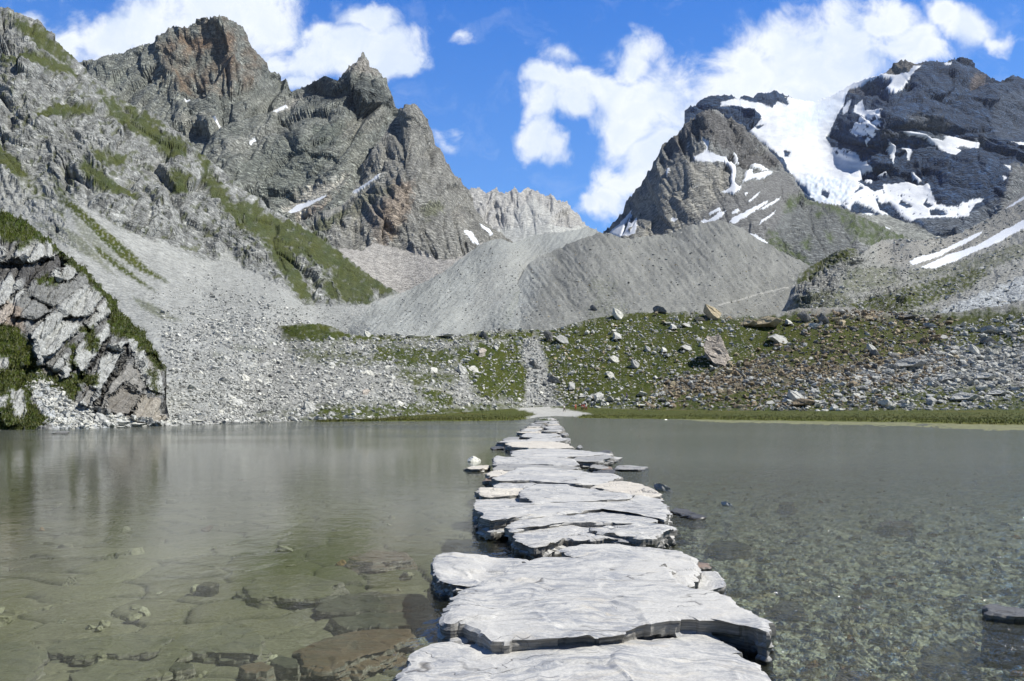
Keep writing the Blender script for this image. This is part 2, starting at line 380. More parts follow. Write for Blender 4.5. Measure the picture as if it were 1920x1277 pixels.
# A: big glaciated massif on the right
def build_glacier_mtn():
    sil = [(1280,215),(1310,190),(1325,183),(1345,179),(1370,180),(1385,186),(1400,177),(1412,176),(1440,177),(1450,173),(1470,180),(1497,188),(1530,191),(1565,177),(1597,157),(1636,143),(1655,138),(1675,121),(1690,115),(1712,119),(1735,118),(1752,116),(1775,117),(1790,110),(1804,108),(1820,114),(1840,128),(1860,142),(1880,146),(1900,141),(1915,147),(1940,158),(2000,190),(2140,290)]
    ctrl = [(1280,215,3500),(1325,183,3600),(1450,175,3700),(1530,191,3700),(1690,117,3600),(1804,108,3500),(1920,142,3500),(2140,290,3300),
        (1500,240,3250),(1560,300,2950),(1560,350,2550),(1640,200,3150),(1612,230,3050),(1690,165,3300),(1655,205,2950),(1720,290,2780),(1850,250,2950),(1740,200,2950),(1650,355,2550),(1760,350,2500),
        (1700,400,2300),(1600,400,2250),(1900,350,2500),(1900,260,2900),(1300,500,2000),(1600,500,1950),(1900,500,1950),(2140,500,1950),(2140,400,2500),(1380,260,3100),(1440,330,2700)]
    L = lay('glaciated_mountain', sil, [(1280,500),(2140,500)], ctrl, 1284, 2120, 1.6, 2.1, None,
        [([(1655,140),(1640,190),(1625,240),(1600,280)],34,22),([(1720,125),(1690,170),(1660,205),(1650,240)],30,18),([(1804,110),(1790,160),(1730,170)],26,16),
         ([(1660,180),(1720,200),(1800,230),(1860,260),(1910,270)],38,24),([(1860,145),(1850,200),(1870,250)],22,18),([(1600,300),(1700,320),(1800,300),(1880,330)],22,22),
         ([(1760,350),(1800,330),(1840,350)],20,26),([(1590,370),(1620,400)],14,14),([(1880,390),(1900,330)],40,18)], jag=3)
    x, y = L['x'], L['y']
    glacier = [(1350,193),(1383,186),(1424,196),(1447,205),(1456,194),(1477,200),(1463,184),(1495,186),(1530,188),(1565,173),(1597,152),(1636,138),(1660,137),(1679,140),(1704,138),(1715,124),(1726,124),(1711,140),(1695,163),(1679,173),(1668,170),(1661,163),(1672,152),(1668,145),(1642,143),(1615,161),(1591,168),(1583,196),(1571,217),(1557,249),(1548,260),(1559,278),(1576,281),(1587,280),(1605,288),(1607,289),(1614,303),(1626,305),(1638,319),(1615,322),(1617,333),(1608,338),(1612,352),(1600,362),(1588,374),(1574,380),(1560,388),(1540,384),(1520,372),(1508,350),(1490,335),(1475,318),(1468,300),(1455,288),(1440,275),(1425,262),(1404,246),(1412,236),(1428,225),(1416,212),(1392,206),(1372,202),(1352,200)]
    bowl = [(1608,340),(1638,360),(1656,356),(1656,347),(1704,342),(1720,347),(1741,345),(1748,368),(1757,383),(1775,389),(1792,388),(1828,376),(1844,377),(1826,388),(1815,406),(1766,410),(1722,411),(1707,416),(1690,404),(1680,392),(1668,380),(1650,380),(1638,366),(1615,352)]
    polys = [glacier, bowl,
        [(1582,200),(1598,189),(1589,212),(1580,216)],[(1603,203),(1619,191),(1622,208),(1653,201),(1645,240),(1637,255),(1622,272),(1624,256),(1607,256),(1594,246),(1610,232),(1619,221),(1603,214)],
        [(1739,256),(1768,264),(1773,253),(1810,262),(1837,267),(1835,283),(1814,276),(1796,274),(1803,285),(1791,296),(1775,290),(1762,283),(1757,274),(1739,264)],
        [(1700,245),(1725,247),(1745,256),(1735,258),(1705,252)],
        [(1670,267),(1682,273),(1674,310),(1668,292)],[(1693,279),(1707,278),(1704,304),(1700,302)],[(1838,283),(1850,294),(1868,303),(1868,308),(1850,302)],
        [(1881,309),(1895,310),(1895,320)],[(1895,268),(1925,269),(1925,276)],[(1709,322),(1729,337),(1722,341),(1710,330)],[(1879,330),(1888,335),(1884,341)],
        [(1622,335),(1636,336),(1634,343),(1624,342)],[(1644,328),(1662,320),(1664,324),(1648,329)],[(1600,362),(1625,352),(1640,372),(1650,392),(1668,402),(1655,403),(1625,385),(1605,375),(1590,392),(1575,382)],
        [(1770,120),(1785,118),(1783,122),(1771,123)],[(1612,398),(1640,400),(1632,404)],[(1638,434),(1655,421),(1672,430)]]
    snow = snowmask(x, y, polys)
    holes = [[(1690,375),(1712,388),(1700,391),(1684,384)],[(1742,396),(1755,391),(1770,394),(1774,405),(1745,405)],[(1730,384),(1740,370),(1738,380),(1750,385),(1740,392)],[(1413,212),(1428,222),(1420,226)],[(1414,235),(1434,235),(1420,242)],[(1398,176),(1420,178),(1440,200),(1446,204),(1432,199),(1404,184)],[(1443,178),(1475,186),(1479,199),(1465,196),(1450,190)],[(1470,282),(1482,285),(1478,296),(1470,295)],[(1540,355),(1556,362),(1552,372),(1540,366)],
        [(1440,178),(1446,204),(1436,199)],[(1790,277),(1806,276),(1800,282)]]
    snow *= 1-snowmask(x, y, holes, 1.2)
    snow *= 1-0.9*(fbm(x/7, y/7, 3, 5) > 0.42)*pmask(x, y, [(1580,360),(1860,350),(1860,420),(1580,420)], 5, 0)
    buttress = pmask(x, y, [(1590,240),(1655,200),(1650,260),(1600,300),(1560,290)], 5, 2)
    snow *= 1-(fbm(x/9, y/9, 4, 15) > 0.15)*buttress*0.9
    h = relief(x, y, 64, 5, 12, math.radians(14), 2.4, 0.30, 1.0, 0.5, 1.25)
    ice = pmask(x, y, [(1478,345),(1510,330),(1560,335),(1600,345),(1595,370),(1560,385),(1510,372)], 10, 4)
    sf = np.zeros(x.shape)
    for i, p in enumerate(polys): sf = np.maximum(sf, pmask(x, y, p, 18 if i < 4 else 8, 2, 8, i))
    fl = 1-0.95*np.clip(sf*1.35+0.1*snow, 0, 1)*(1-0.6*buttress)
    h = h*fl + snow*(2.0+fbm(x/40, y/14, 3, 3)*3.0) + ice*snow*facet(x/5, y/3.4, 5)[0]*2.2
    col = basecol(x, y, (.010,.034,.090), (.040,.080,.165), 26, 8)  # the massif's blue shade is painted into its rock colour
    strat = 0.5+0.5*np.sin((y-0.22*x)/3.2+fbm(x/30, y/30, 3, 2)*5)
    col *= (0.72+0.5*strat*np.clip(0.5+fbm(x/60, y/40, 3, 6)*1.5, 0, 1)+0.25*np.clip(fbm((x+y*.3)/30, (y-.3*x)/5, 4, 66)*1.8, -.6, 1))[..., None]
    for p, c, a in [([(1655,140),(1675,119),(1700,114),(1728,120),(1704,140),(1680,142)], (.17,.155,.14), .95), ([(1700,215),(1760,215),(1790,230),(1780,245),(1700,240)], (.13,.13,.125), .6),
        ([(1825,140),(1850,130),(1850,165),(1830,165)], (.22,.17,.14), .6),([(1590,155),(1640,145),(1640,165),(1595,175)], (.2,.18,.17), .5),
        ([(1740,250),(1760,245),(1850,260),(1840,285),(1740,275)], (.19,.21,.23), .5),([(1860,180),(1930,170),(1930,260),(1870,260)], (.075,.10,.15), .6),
        ([(1897,305),(1990,300),(1990,430),(1855,430),(1875,385),(1890,350)], (.19,.195,.20), .9),([(1640,240),(1700,245),(1720,262),(1650,260)], (.10,.11,.13), .7)]:
        col = mixc(col, pmask(x, y, p, 8, 6, 10, 5)*a, c)
    moraine = pmask(x, y, [(1590,394),(1640,402),(1665,402),(1690,411),(1730,426),(1772,446),(1900,470),(1900,510),(1500,510)], 3, 2)
    slabs = pmask(x, y, [(1720,414),(1800,410),(1870,380),(1890,420),(1820,450),(1770,446)], 5, 3)
    col = mixc(col, slabs*0.7, (.17,.19,.22)); col = mixc(col, moraine, (.26,.265,.25)); h *= (1-0.85*moraine)
    iced = np.clip(ice*(0.55+fbm(x/10, y/8, 3, 9)), 0, 0.8)
    sc = mixc(np.broadcast_to(np.array(SNOW), col.shape).copy(), iced, (.62,.72,.82))
    sc *= (1-0.16*np.clip(fbm(x/26, y/5, 4, 61, .65)*1.6, 0, 1)-0.10*np.clip(fbm(x/9, y/4, 3, 62)*1.5, 0, 1))[..., None]
    blue = pmask(x, y, [(1470,225),(1500,205),(1560,180),(1590,172),(1580,200),(1560,230),(1520,245),(1480,250)], 30, 10)
    sc = mixc(sc, blue*0.65, (.62,.72,.86))
    col = np.where((snow > .45)[..., None], sc, col)
    finish(L, h, col, snow, ground_mat('shade_blue_schist', 2.1, 0.4, 0.8), snowname='glacier', snowmat=snow_mat('glacier_snow', 2.1), bare=(1-moraine)*(1-snow)*.9)

# B: pyramid peak in front of it
def build_pyramid():
    sil = [(1085,460),(1110,445),(1132,428),(1148,415),(1165,396),(1178,372),(1200,345),(1212,325),(1225,305),(1236,282),(1245,263),(1258,256),(1270,246),(1285,230),(1298,222),(1310,214),(1322,208),(1338,205),(1350,208),(1362,216),(1375,225),(1392,240),(1410,253),(1430,268),(1450,290),(1462,302),(1470,320),(1485,330),(1495,345),(1510,371),(1530,374),(1550,379),(1580,385),(1600,398),(1620,408),(1650,424),(1690,440),(1740,470)]
    ctrl = [(1085,460,1950),(1165,396,1980),(1245,262,1950),(1330,206,1950),(1450,290,2000),(1510,371,1700),(1580,385,1600),(1690,440,1550),(1740,470,1500),
        (1320,270,1750),(1250,340,1650),(1180,430,1600),(1300,400,1400),(1400,340,1550),(1370,370,1430),(1450,400,1350),(1400,440,1200),(1260,450,1350),(1540,420,1380),(1500,470,1150),(1600,450,1300),(1650,500,1150),(1100,520,1400),(1400,520,1050)]
    L = lay('pyramid_mountain', sil, [(1085,520),(1740,520)], ctrl, 1088, 1736, 1.5, 1.15, None,
        [([(1322,208),(1330,260),(1370,310),(1380,350)],26,16),([(1260,256),(1290,300),(1300,330)],18,14),([(1375,225),(1420,290),(1468,322)],22,18),([(1468,325),(1500,365),(1540,385),(1600,420)],22,16),([(1200,345),(1240,380),(1260,440)],18,22),([(1480,378),(1460,420),(1445,440)],10,10),([(1560,385),(1550,440)],12,16)], jag=5)
    x, y = L['x'], L['y']
    polys = [[(1318,262),(1330,268),(1328,285),(1340,290),(1358,295),(1380,308),(1382,320),(1378,340),(1388,352),(1378,363),(1353,360),(1370,350),(1370,330),(1372,315),(1362,305),(1325,305),(1302,300),(1300,292),(1315,290),(1325,280)],
        [(1400,318),(1415,313),(1412,324),(1440,319),(1450,323),(1425,336),(1420,330),(1395,338)],[(1412,303),(1425,307),(1447,318),(1430,317),(1412,309)],
        [(1368,418),(1374,409),(1400,395),(1440,375),(1438,380),(1400,406),(1376,421)],[(1426,391),(1465,368),(1460,375),(1430,393)],[(1404,376),(1426,357),(1420,367),(1403,379)],
        [(1424,422),(1428,411),(1434,410),(1456,393),(1450,402),(1428,419)],[(1305,421),(1322,412),(1328,414),(1350,398),(1362,397),(1352,408),(1338,416),(1320,421)],[(1328,401),(1350,389),(1352,396),(1330,404)],
        [(1138,438),(1165,415),(1186,394),(1180,420),(1195,408),(1192,440),(1165,448)],[(1372,404),(1374,397),(1384,391),(1388,395),(1378,402)],[(1249,318),(1254,312),(1255,318),(1248,331)],
        [(1405,438),(1420,444),(1440,456),(1436,459),(1413,449)],[(1257,414),(1262,410),(1271,413),(1262,418)],[(1396,362),(1402,358),(1398,368)],[(1374,286),(1382,290),(1392,302),(1380,297)],[(1384,352),(1392,345),(1385,358)]]
    snow = snowmask(x, y, polys, 1.4)
    snow *= 1-snowmask(x, y, [[(1172,420),(1182,405),(1170,436),(1166,440)],[(1178,432),(1190,418),(1182,438)]], .6)
    slab = pmask(x, y, [(1225,335),(1262,280),(1300,300),(1372,318),(1372,350),(1345,385),(1300,430),(1240,450),(1170,460),(1195,390)], 8, 7)
    talus = pmask(x, y, [(1378,345),(1470,322),(1500,372),(1478,430),(1455,470),(1400,440),(1330,420),(1290,425)], 8, 5)
    grey = pmask(x, y, [(1480,375),(1560,380),(1600,400),(1600,470),(1560,520),(1500,490),(1450,440)], 6, 4)
    crag = pmask(x, y, [(1240,265),(1320,205),(1380,225),(1470,318),(1440,312),(1380,300),(1330,262),(1290,262),(1250,320)], 8, 5)
    h = relief(x, y, 50, 5, 22, math.radians(62), 2.3, 0.30, 1.0, 0.5, 1.25)*(1-0.45*slab)*(1-0.6*talus)*(1-0.3*grey)*(1-0.92*snow)*(0.8+0.5*crag)+snow*1.5
    col = basecol(x, y, (.175,.18,.185), (.32,.32,.31), 24, 30)
    col = mixc(col, crag*0.8, (.125,.118,.118)); col *= (1+0.25*crag*fbm(x/5, y/14, 3, 4))[..., None]
    col = mixc(col, slab*0.9, (.34,.325,.295)); col *= (1-0.25*slab*(np.abs(gnoise((x*.5-y*.8)/6, (x+y*.3)/40, 4)) < .07))[..., None]
    col = mixc(col, talus*0.8, (.165,.162,.162)); col = mixc(col, grey*0.85, (.15,.158,.158))
    gm = np.zeros(x.shape)
    for i, p in enumerate([[(1440,425),(1456,440),(1480,462),(1510,485),(1525,500),(1480,500),(1440,460)],[(1590,398),(1620,406),(1650,424),(1695,440),(1740,470),(1660,480),(1600,452),(1588,425)],[(1548,430),(1558,432),(1564,445),(1560,458),(1552,450)],[(1478,368),(1520,370),(1570,384),(1600,400),(1590,410),(1540,386),(1500,378),(1485,395),(1468,398)],[(1500,455),(1520,445),(1520,470),(1508,470)],[(1535,392),(1545,400),(1535,412),(1528,400)],[(1570,395),(1590,400),(1588,425),(1575,410)]]):
        gm = np.maximum(gm, pmask(x, y, p, 8, 5, 8, i))
    gm *= np.clip(0.75+fbm(x/9, y/9, 3, 6), 0, 1)
    col = mixc(col, gm, (.066,.088,.030)); h *= 1-0.5*gm
    col = np.where((snow > .45)[..., None], np.array(SNOW), col)
    finish(L, h, col, snow, ground_mat('grey_schist', 1.2, 0.3, 0.8, crot=1.0), snowmat=snow_mat('old_snow', 1.2), bare=(1-.6*talus)*(1-gm)*.9)

# D: twin summits on the left, in the middle distance
def build_massif():
    sil = [(150,120),(180,112),(195,108),(215,103),(230,99),(245,90),(258,84),(290,79),(298,66),(310,56),(322,48),(335,46),(350,48),(360,42),(370,34),(382,30),(398,31),(415,27),(428,32),(440,40),(452,46),(462,62),(470,80),(482,96),(495,113),(508,130),(522,142),(535,155),(547,170),(560,165),(575,160),(590,151),(610,141),(622,146),(632,148),(640,136),(655,128),(668,121),(677,110),(682,101),(687,108),(693,122),(705,127),(714,140),(718,155),(728,172),(735,190),(745,214),(775,240),(840,330)]
    ctrl = [(150,120,2000),(300,66,2050),(400,30,2050),(547,170,2150),(610,142,1950),(685,110,1900),(745,215,1850),(840,330,1800),
        (400,110,1950),(330,160,1820),(450,180,1750),(360,220,1650),(560,230,1620),(640,200,1650),(700,200,1720),(560,330,1350),(640,300,1350),(480,300,1400),(420,290,1350),(540,410,1150),(640,400,1150),(240,160,1800),(250,260,1400),(400,360,1150),(720,340,1450),(520,480,1000),(760,480,1100),(150,300,1300)]
    foot = [(150,330),(300,330),(420,430),(520,480),(600,540),(840,540)]
    L = lay('twin_summit_mountain', sil, foot, ctrl, 150, 840, 1.5, 1.25, None,
        [([(415,30),(430,90),(400,150),(370,200)],30,22),([(335,48),(330,100),(300,160)],24,18),([(470,85),(500,140),(540,190)],18,16),([(610,142),(600,200),(560,260),(540,330)],34,34),([(683,110),(690,150),(720,190),(745,225)],24,18),([(640,140),(650,170),(690,180)],20,14),([(260,85),(280,140),(340,200)],16,18),([(560,260),(620,330),(600,390)],14,30)], jag=4)
    x, y = L['x'], L['y']
    polys = [[(345,187),(355,186),(358,190),(348,192)],[(392,226),(405,226),(415,232),(400,233)],[(510,209),(535,195),(540,200),(518,210)],[(463,274),(476,266),(480,268),(468,277)],[(540,400),(555,385),(590,376),(612,366),(612,371),(580,388),(552,402),(540,404)]]
    snow = snowmask(x, y, polys, 1.0, 1.5)
    tower = pmask(x, y, [(290,82),(320,45),(415,25),(455,45),(500,120),(470,165),(400,185),(330,175),(300,130)], 14, 8)
    h = relief(x, y, 64, 5, 42, math.radians(-35), 1.9, 0.32, 1.05, 0.5, 1.3)
    h2 = relief(x, y, 56, 5, 44, math.radians(75), 2.2, 0.32, 1.05, 0.5, 1.3); h = h*(1-tower)+h2*tower
    col = basecol(x, y, (.145,.155,.142), (.30,.305,.28), 30, 60)
    col *= (1+0.35*fbm((x*.8-y*.6)/40, (x*.6+y*.8)/6, 4, 12))[..., None]
    rust = np.clip(tower*(0.45+1.3*fbm(x/22, y/30, 4, 71)), 0, 1)
    col = mixc(col, rust, (.20,.150,.112))
    for p, c, a in [([(345,70),(400,60),(395,85),(350,90)], (.30,.19,.12), .55),([(410,60),(440,70),(430,95),(415,90)], (.28,.18,.12), .5),
        ([(400,290),(440,270),(480,255),(540,230),(560,215),(520,262),(470,285),(440,305)], (.29,.29,.27), .75),([(505,212),(540,190),(575,176),(560,195),(515,214)], (.42,.40,.37), .8),
        ([(330,230),(400,218),(435,226),(420,238),(345,242)], (.34,.33,.29), .6),([(532,398),(560,370),(620,345),(650,335),(640,350),(610,372),(560,405)], (.50,.47,.42), .9),([(560,402),(600,385),(620,372),(600,395),(568,410)], (.36,.27,.22), .7),
        ([(205,150),(240,130),(245,136),(222,155)], (.27,.29,.25), .7),([(640,135),(683,108),(712,140),(690,148),(650,146)], (.33,.30,.27), .8),
        ([(575,150),(640,148),(690,160),(735,205),(690,205),(640,185),(580,180)], (.085,.095,.095), .75),([(440,330),(560,250),(620,260),(600,340),(520,380)], (.17,.185,.165), .6),  # first patch: a cloud's shadow painted into the rock colour
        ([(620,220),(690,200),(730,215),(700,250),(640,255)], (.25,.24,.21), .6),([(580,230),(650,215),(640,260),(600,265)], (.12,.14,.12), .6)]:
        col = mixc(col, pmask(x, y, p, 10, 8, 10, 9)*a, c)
    h *= (1-0.9*snow)*(1-0.6*pmask(x, y, [(532,398),(560,370),(620,345),(650,335),(640,350),(610,372),(560,405)], 6, 3)); h += snow
    col = np.where((snow > .45)[..., None], np.array(SNOW), col)
    finish(L, h, col, snow, ground_mat('green_schist', 1.25, 0.35, 0.9, crot=-.5), snowmat=bpy.data.materials['old_snow'], bare=1-snow)

# D3: nearer pointed peak right of the twin summits
def build_pointed():
    sil = [(525,440),(545,425),(565,410),(590,395),(615,372),(640,350),(665,322),(690,292),(703,272),(715,255),(728,236),(740,216),(750,207),(762,201),(772,200),(783,206),(790,214),(798,230),(808,250),(815,268),(828,288),(840,305),(850,324),(862,338),(870,350),(880,366),(890,384),(898,398),(908,412),(925,424),(945,438),(965,452),(1010,480)]
    ctrl = [(525,440,1080),(640,350,1300),(740,216,1520),(772,200,1520),(815,268,1520),(870,350,1500),(965,452,1400),(1010,480,1300),
        (760,290,1300),(720,380,1100),(690,440,980),(820,360,1230),(850,450,1020),(780,450,980),(620,440,950),(560,470,900),(650,520,760),(750,545,760),(860,500,830),(940,500,900),(1010,560,850),(525,560,800)]
    L = lay('pointed_mountain', sil, [(525,560),(1010,560)], ctrl, 528, 1006, 1.4, 0.85, None,
        [([(765,202),(770,260),(760,310),(735,370),(715,420)],34,24),([(700,275),(690,330),(640,400)],16,22),([(840,305),(850,380),(830,450)],20,24),([(770,300),(800,360),(800,430)],14,20)], jag=4)
    x, y = L['x'], L['y']
    polys = [[(869,432),(885,430),(891,440),(899,457),(887,452),(878,442)],[(899,417),(910,424),(927,435),(922,438),(905,426)],[(657,360),(690,340),(712,322),(708,330),(685,348),(664,362)],[(700,330),(712,322),(708,332)]]
    snow = snowmask(x, y, polys, 0.8, 1.5)
    talus = pmask(x, y, [(600,470),(635,462),(680,466),(700,452),(735,460),(770,470),(810,482),(850,484),(880,470),(905,455),(960,455),(1010,500),(1010,570),(520,570),(525,500)], 4, 3)
    band = pmask(x, y, [(600,400),(650,362),(690,332),(716,315),(722,322),(690,352),(650,385),(612,408)], 6, 4)
    h = relief(x, y, 58, 5, 52, math.radians(60), 1.9, 0.32, 1.05, 0.5, 1.3)*(1-0.93*talus)*(1-0.6*band)*(1-snow*.9)+fbm(x/30, y/9, 3, 1)*talus*0.8
    col = basecol(x, y, (.18,.176,.166), (.345,.335,.31), 26, 80)
    for p, c, a in [([(735,330),(775,340),(770,400),(740,440),(710,420)], (.29,.225,.175), .7),([(690,400),(730,385),(730,470),(700,450)], (.27,.21,.17), .5),([(560,430),(610,395),(640,385),(650,400),(600,440)], (.10,.11,.045), .7),([(640,400),(690,360),(740,335),(735,350),(700,385),(660,410)], (.13,.13,.07), .5),([(790,385),(830,375),(835,395),(800,405)], (.12,.13,.06), .6),([(860,380),(880,420),(870,430),(850,400)], (.33,.31,.28), .6)]:
        col = mixc(col, pmask(x, y, p, 10, 8, 9, 3)*a, c)
    col = mixc(col, band, (.34,.33,.30)); col = mixc(col, talus, (.345,.325,.31))
    col = np.where((snow > .45)[..., None], np.array(SNOW), col)
    finish(L, h, col, snow, ground_mat('grey_limestone', 0.9, 0.32, 0.9, crot=1.1), snowmat=bpy.data.materials['old_snow'], bare=(1-talus)*(1-.6*band))

# E: near mountainside on the left with its scree fans
def build_left():
    sil = [(-170,60),(-80,20),(-20,8),(0,13),(15,14),(30,22),(60,33),(75,45),(88,58),(100,62),(115,80),(130,98),(145,110),(160,124),(170,140),(190,152),(215,172),(240,190),(270,203),(300,218),(320,236),(340,250),(355,268),(370,283),(388,292),(400,300),(418,318),(430,330),(448,342),(470,360),(490,372),(510,385),(535,400),(560,415),(580,426),(600,440),(625,460),(650,480),(675,500),(700,520),(722,532),(745,545),(765,560),(800,590),(850,640)]
    foot = [(-170,815),(0,806),(320,797),(400,795),(500,792),(600,790),(700,787),(760,780),(850,775)]
    ctrl = [(-170,60,580),(0,13,590),(130,98,600),(240,190,600),(340,250,580),(400,300,560),(470,360,540),(560,415,520),(650,480,480),(745,545,440),(850,640,320),
        (60,120,500),(180,240,490),(280,330,450),(350,400,420),(80,330,400),(0,300,400),(-170,300,400),(150,380,350),(260,440,350),(0,450,300),(100,480,270),
        (370,480,370),(420,485,385),(500,500,390),(560,500,405),(580,570,340),(680,565,370),(480,430,440),(420,380,465),(-170,560,200),(0,600,190),(150,600,190),(250,560,230),(400,580,245),(520,600,235),(700,610,285),
        (200,700,110),(350,650,150),(420,700,118),(520,680,152),(640,690,205),(0,806,54),(-170,812,52),(170,802,58),(320,797,68),(500,792,86),(600,790,115),(700,787,140),(850,775,250),(350,740,88),(520,740,112),(680,740,185)]
    global ECTRL; ECTRL = ctrl
    L = lay('mountainside', sil, foot, ctrl, -170, 850, 1.6, 0.4, None,
        [([(345,262),(360,330),(340,400),(360,470)],20,28),([(245,195),(250,260),(200,330),(220,400)],16,30),([(440,345),(470,420),(520,500),(560,540)],18,22),([(560,420),(590,470),(640,540)],12,20),([(130,100),(120,180),(60,250)],16,34)], rstep=1.5, jag=3)
    x, y = L['x'], L['y']
    SP = [(128,372),(178,396),(228,430),(268,445),(330,462),(378,486),(412,489),(425,466),(440,480),(455,502),(500,520),(540,545),(572,572),(600,572),(690,572),(748,547),(790,570),(860,640),(880,860),(-200,860),(-200,520),(-30,430),(40,395),(90,425),(60,440),(150,470),(120,430)]
    scree = pmask(x, y, SP, 4, 4, 14); screew = pmask(x, y, SP, 44, 4, 14)
    left = pmask(x, y, [(-200,380),(60,330),(130,372),(150,420),(230,520),(160,560),(60,440),(-200,470)], 20, 10)
    scree = np.maximum(scree, left*np.clip(0.5+fbm(x/10, y/10, 3, 4)*1.6, 0, 1))
    h = relief(x, y, 56, 5, 62, math.radians(24), 1.9, 0.45, 1.15, 0.45, 1.25)
    rub = np.clip(sstep(590, 700, y), 0, 1)
    hs = fbm(x/26, y/26, 3, 2)*2.0+facet(x/4.5, y/3.2, 7)[0]*0.9*(0.3+rub)+rub*(facet(x/13, y/9, 17)[0]*2.2)
    col = basecol(x, y, (.155,.158,.155), (.39,.39,.38), 18, 90)
    fq = facet((x+y*.4)/13, (y-x*.4)/7, 44); fr2 = facet((x+y*.4)/6, (y-x*.4)/3.5, 45)
    col *= (0.60+0.52*fq[2]+0.30*fr2[2])[..., None]
    gm = np.zeros(x.shape)
    G = [[(-20,98),(40,97),(85,110),(140,122),(150,142),(100,136),(60,122),(0,110),(-20,112)],[(185,165),(230,198),(285,230),(325,262),(345,290),(325,298),(298,272),(250,248),(205,215)],[(-20,262),(25,290),(60,335),(95,372),(60,376),(30,340),(-20,300)],
        [(308,262),(345,258),(352,292),(320,292)],[(368,278),(388,290),(396,318),(418,338),(432,378),(485,378),(495,396),(560,416),(602,444),(650,482),(700,518),(745,545),(725,552),(660,522),(600,504),(560,484),(520,452),(480,445),(450,425),(420,402),(398,362),(378,318)],
        [(480,440),(520,445),(548,470),(562,505),(580,540),(592,575),(560,560),(535,520),(512,480)],[(640,500),(700,535),(695,572),(640,565),(620,522)],[(315,322),(360,332),(352,358),(325,356)],[(160,300),(200,330),(260,370),(250,380),(190,350),(150,320)],
        [(100,330),(130,370),(175,430),(160,430),(110,380)],[(60,210),(110,190),(180,200),(170,215),(110,212),(70,230)],[(170,285),(240,290),(235,312),(180,310)],[(20,25),(90,60),(140,108),(120,112),(70,90),(40,60)],[(210,180),(260,200),(310,235),(300,240),(250,215)],[(600,520),(625,530),(640,565),(610,560)],[(90,390),(150,400),(200,440),(280,510),(240,500),(170,450)]]
    for i, p in enumerate(G): gm = np.maximum(gm, pmask(x, y, p, 10, 7, 9, i))
    ng = fbm(x/14, y/11, 5, 101, 0.62)
    gm = np.clip(gm*(1.25+ng*1.5), 0, 1)
    gm = np.maximum(gm, sstep(0.12, 0.3, ng+0.13*fbm(x/60, y/60, 2, 5)*2)*0.75*(1-scree))
    col = putgrass(col, gm*0.92, x, y); h = h*(1-0.65*gm)
    sc = basecol(x, y, (.285,.287,.28), (.36,.36,.35), 60, 110)
    sc *= (1+0.12*fbm((x-1.15*y)/5, (x+y)/90, 4, 40))[..., None]
    g2 = np.zeros(x.shape)
    for i, (p, a) in enumerate([([(118,368),(150,388),(185,420),(225,452),(282,506),(318,531),(296,524),(250,502),(205,468),(150,410),(120,385)],1),([(172,455),(205,478),(240,505),(292,546),(262,532),(225,508),(185,478)],1),([(248,556),(290,572),(340,602),(300,597),(262,576)],.6),([(60,415),(110,420),(160,450),(220,520),(180,490),(120,455)],.6),([(130,395),(180,440),(240,510),(200,490),(150,440)],.45),([(430,480),(452,505),(560,570),(585,575),(560,582),(450,520)],.0),([(505,640),(560,650),(640,660),(640,680),(560,672),(500,655)],.6),([(470,780),(500,783),(500,792),(465,790)],.8),([(400,655),(430,668),(420,680),(395,670)],.4),([(430,645),(560,652),(560,664),(440,660)],.45)]):
        g2 = np.maximum(g2, a*pmask(x, y, p, 6, 4, 6, i+40))
    sc = putgrass(sc, g2*np.clip(1+fbm(x/5, y/5, 3, 3)*1.4, 0, 1), x, y)
    sc *= (1+rub*0.12*(facet(x/9, y/6, 27)[2]-0.5)*2)[..., None]
    col = col*(1-scree[..., None])+sc*scree[..., None]
    h = h*(1-scree)*np.clip(2.4*(1-screew)-1.2, 0, 1)+hs*scree
    h *= np.clip((L['s'])*30, 0, 1)
    finish(L, h, col, None, ground_mat('mountainside_rock', 0.40, 0.25, 0.8, speck=0.17), back=7, bare=(1-scree)*(1-gm)*.8)
    L['scree'] = scree; L['g2'] = g2

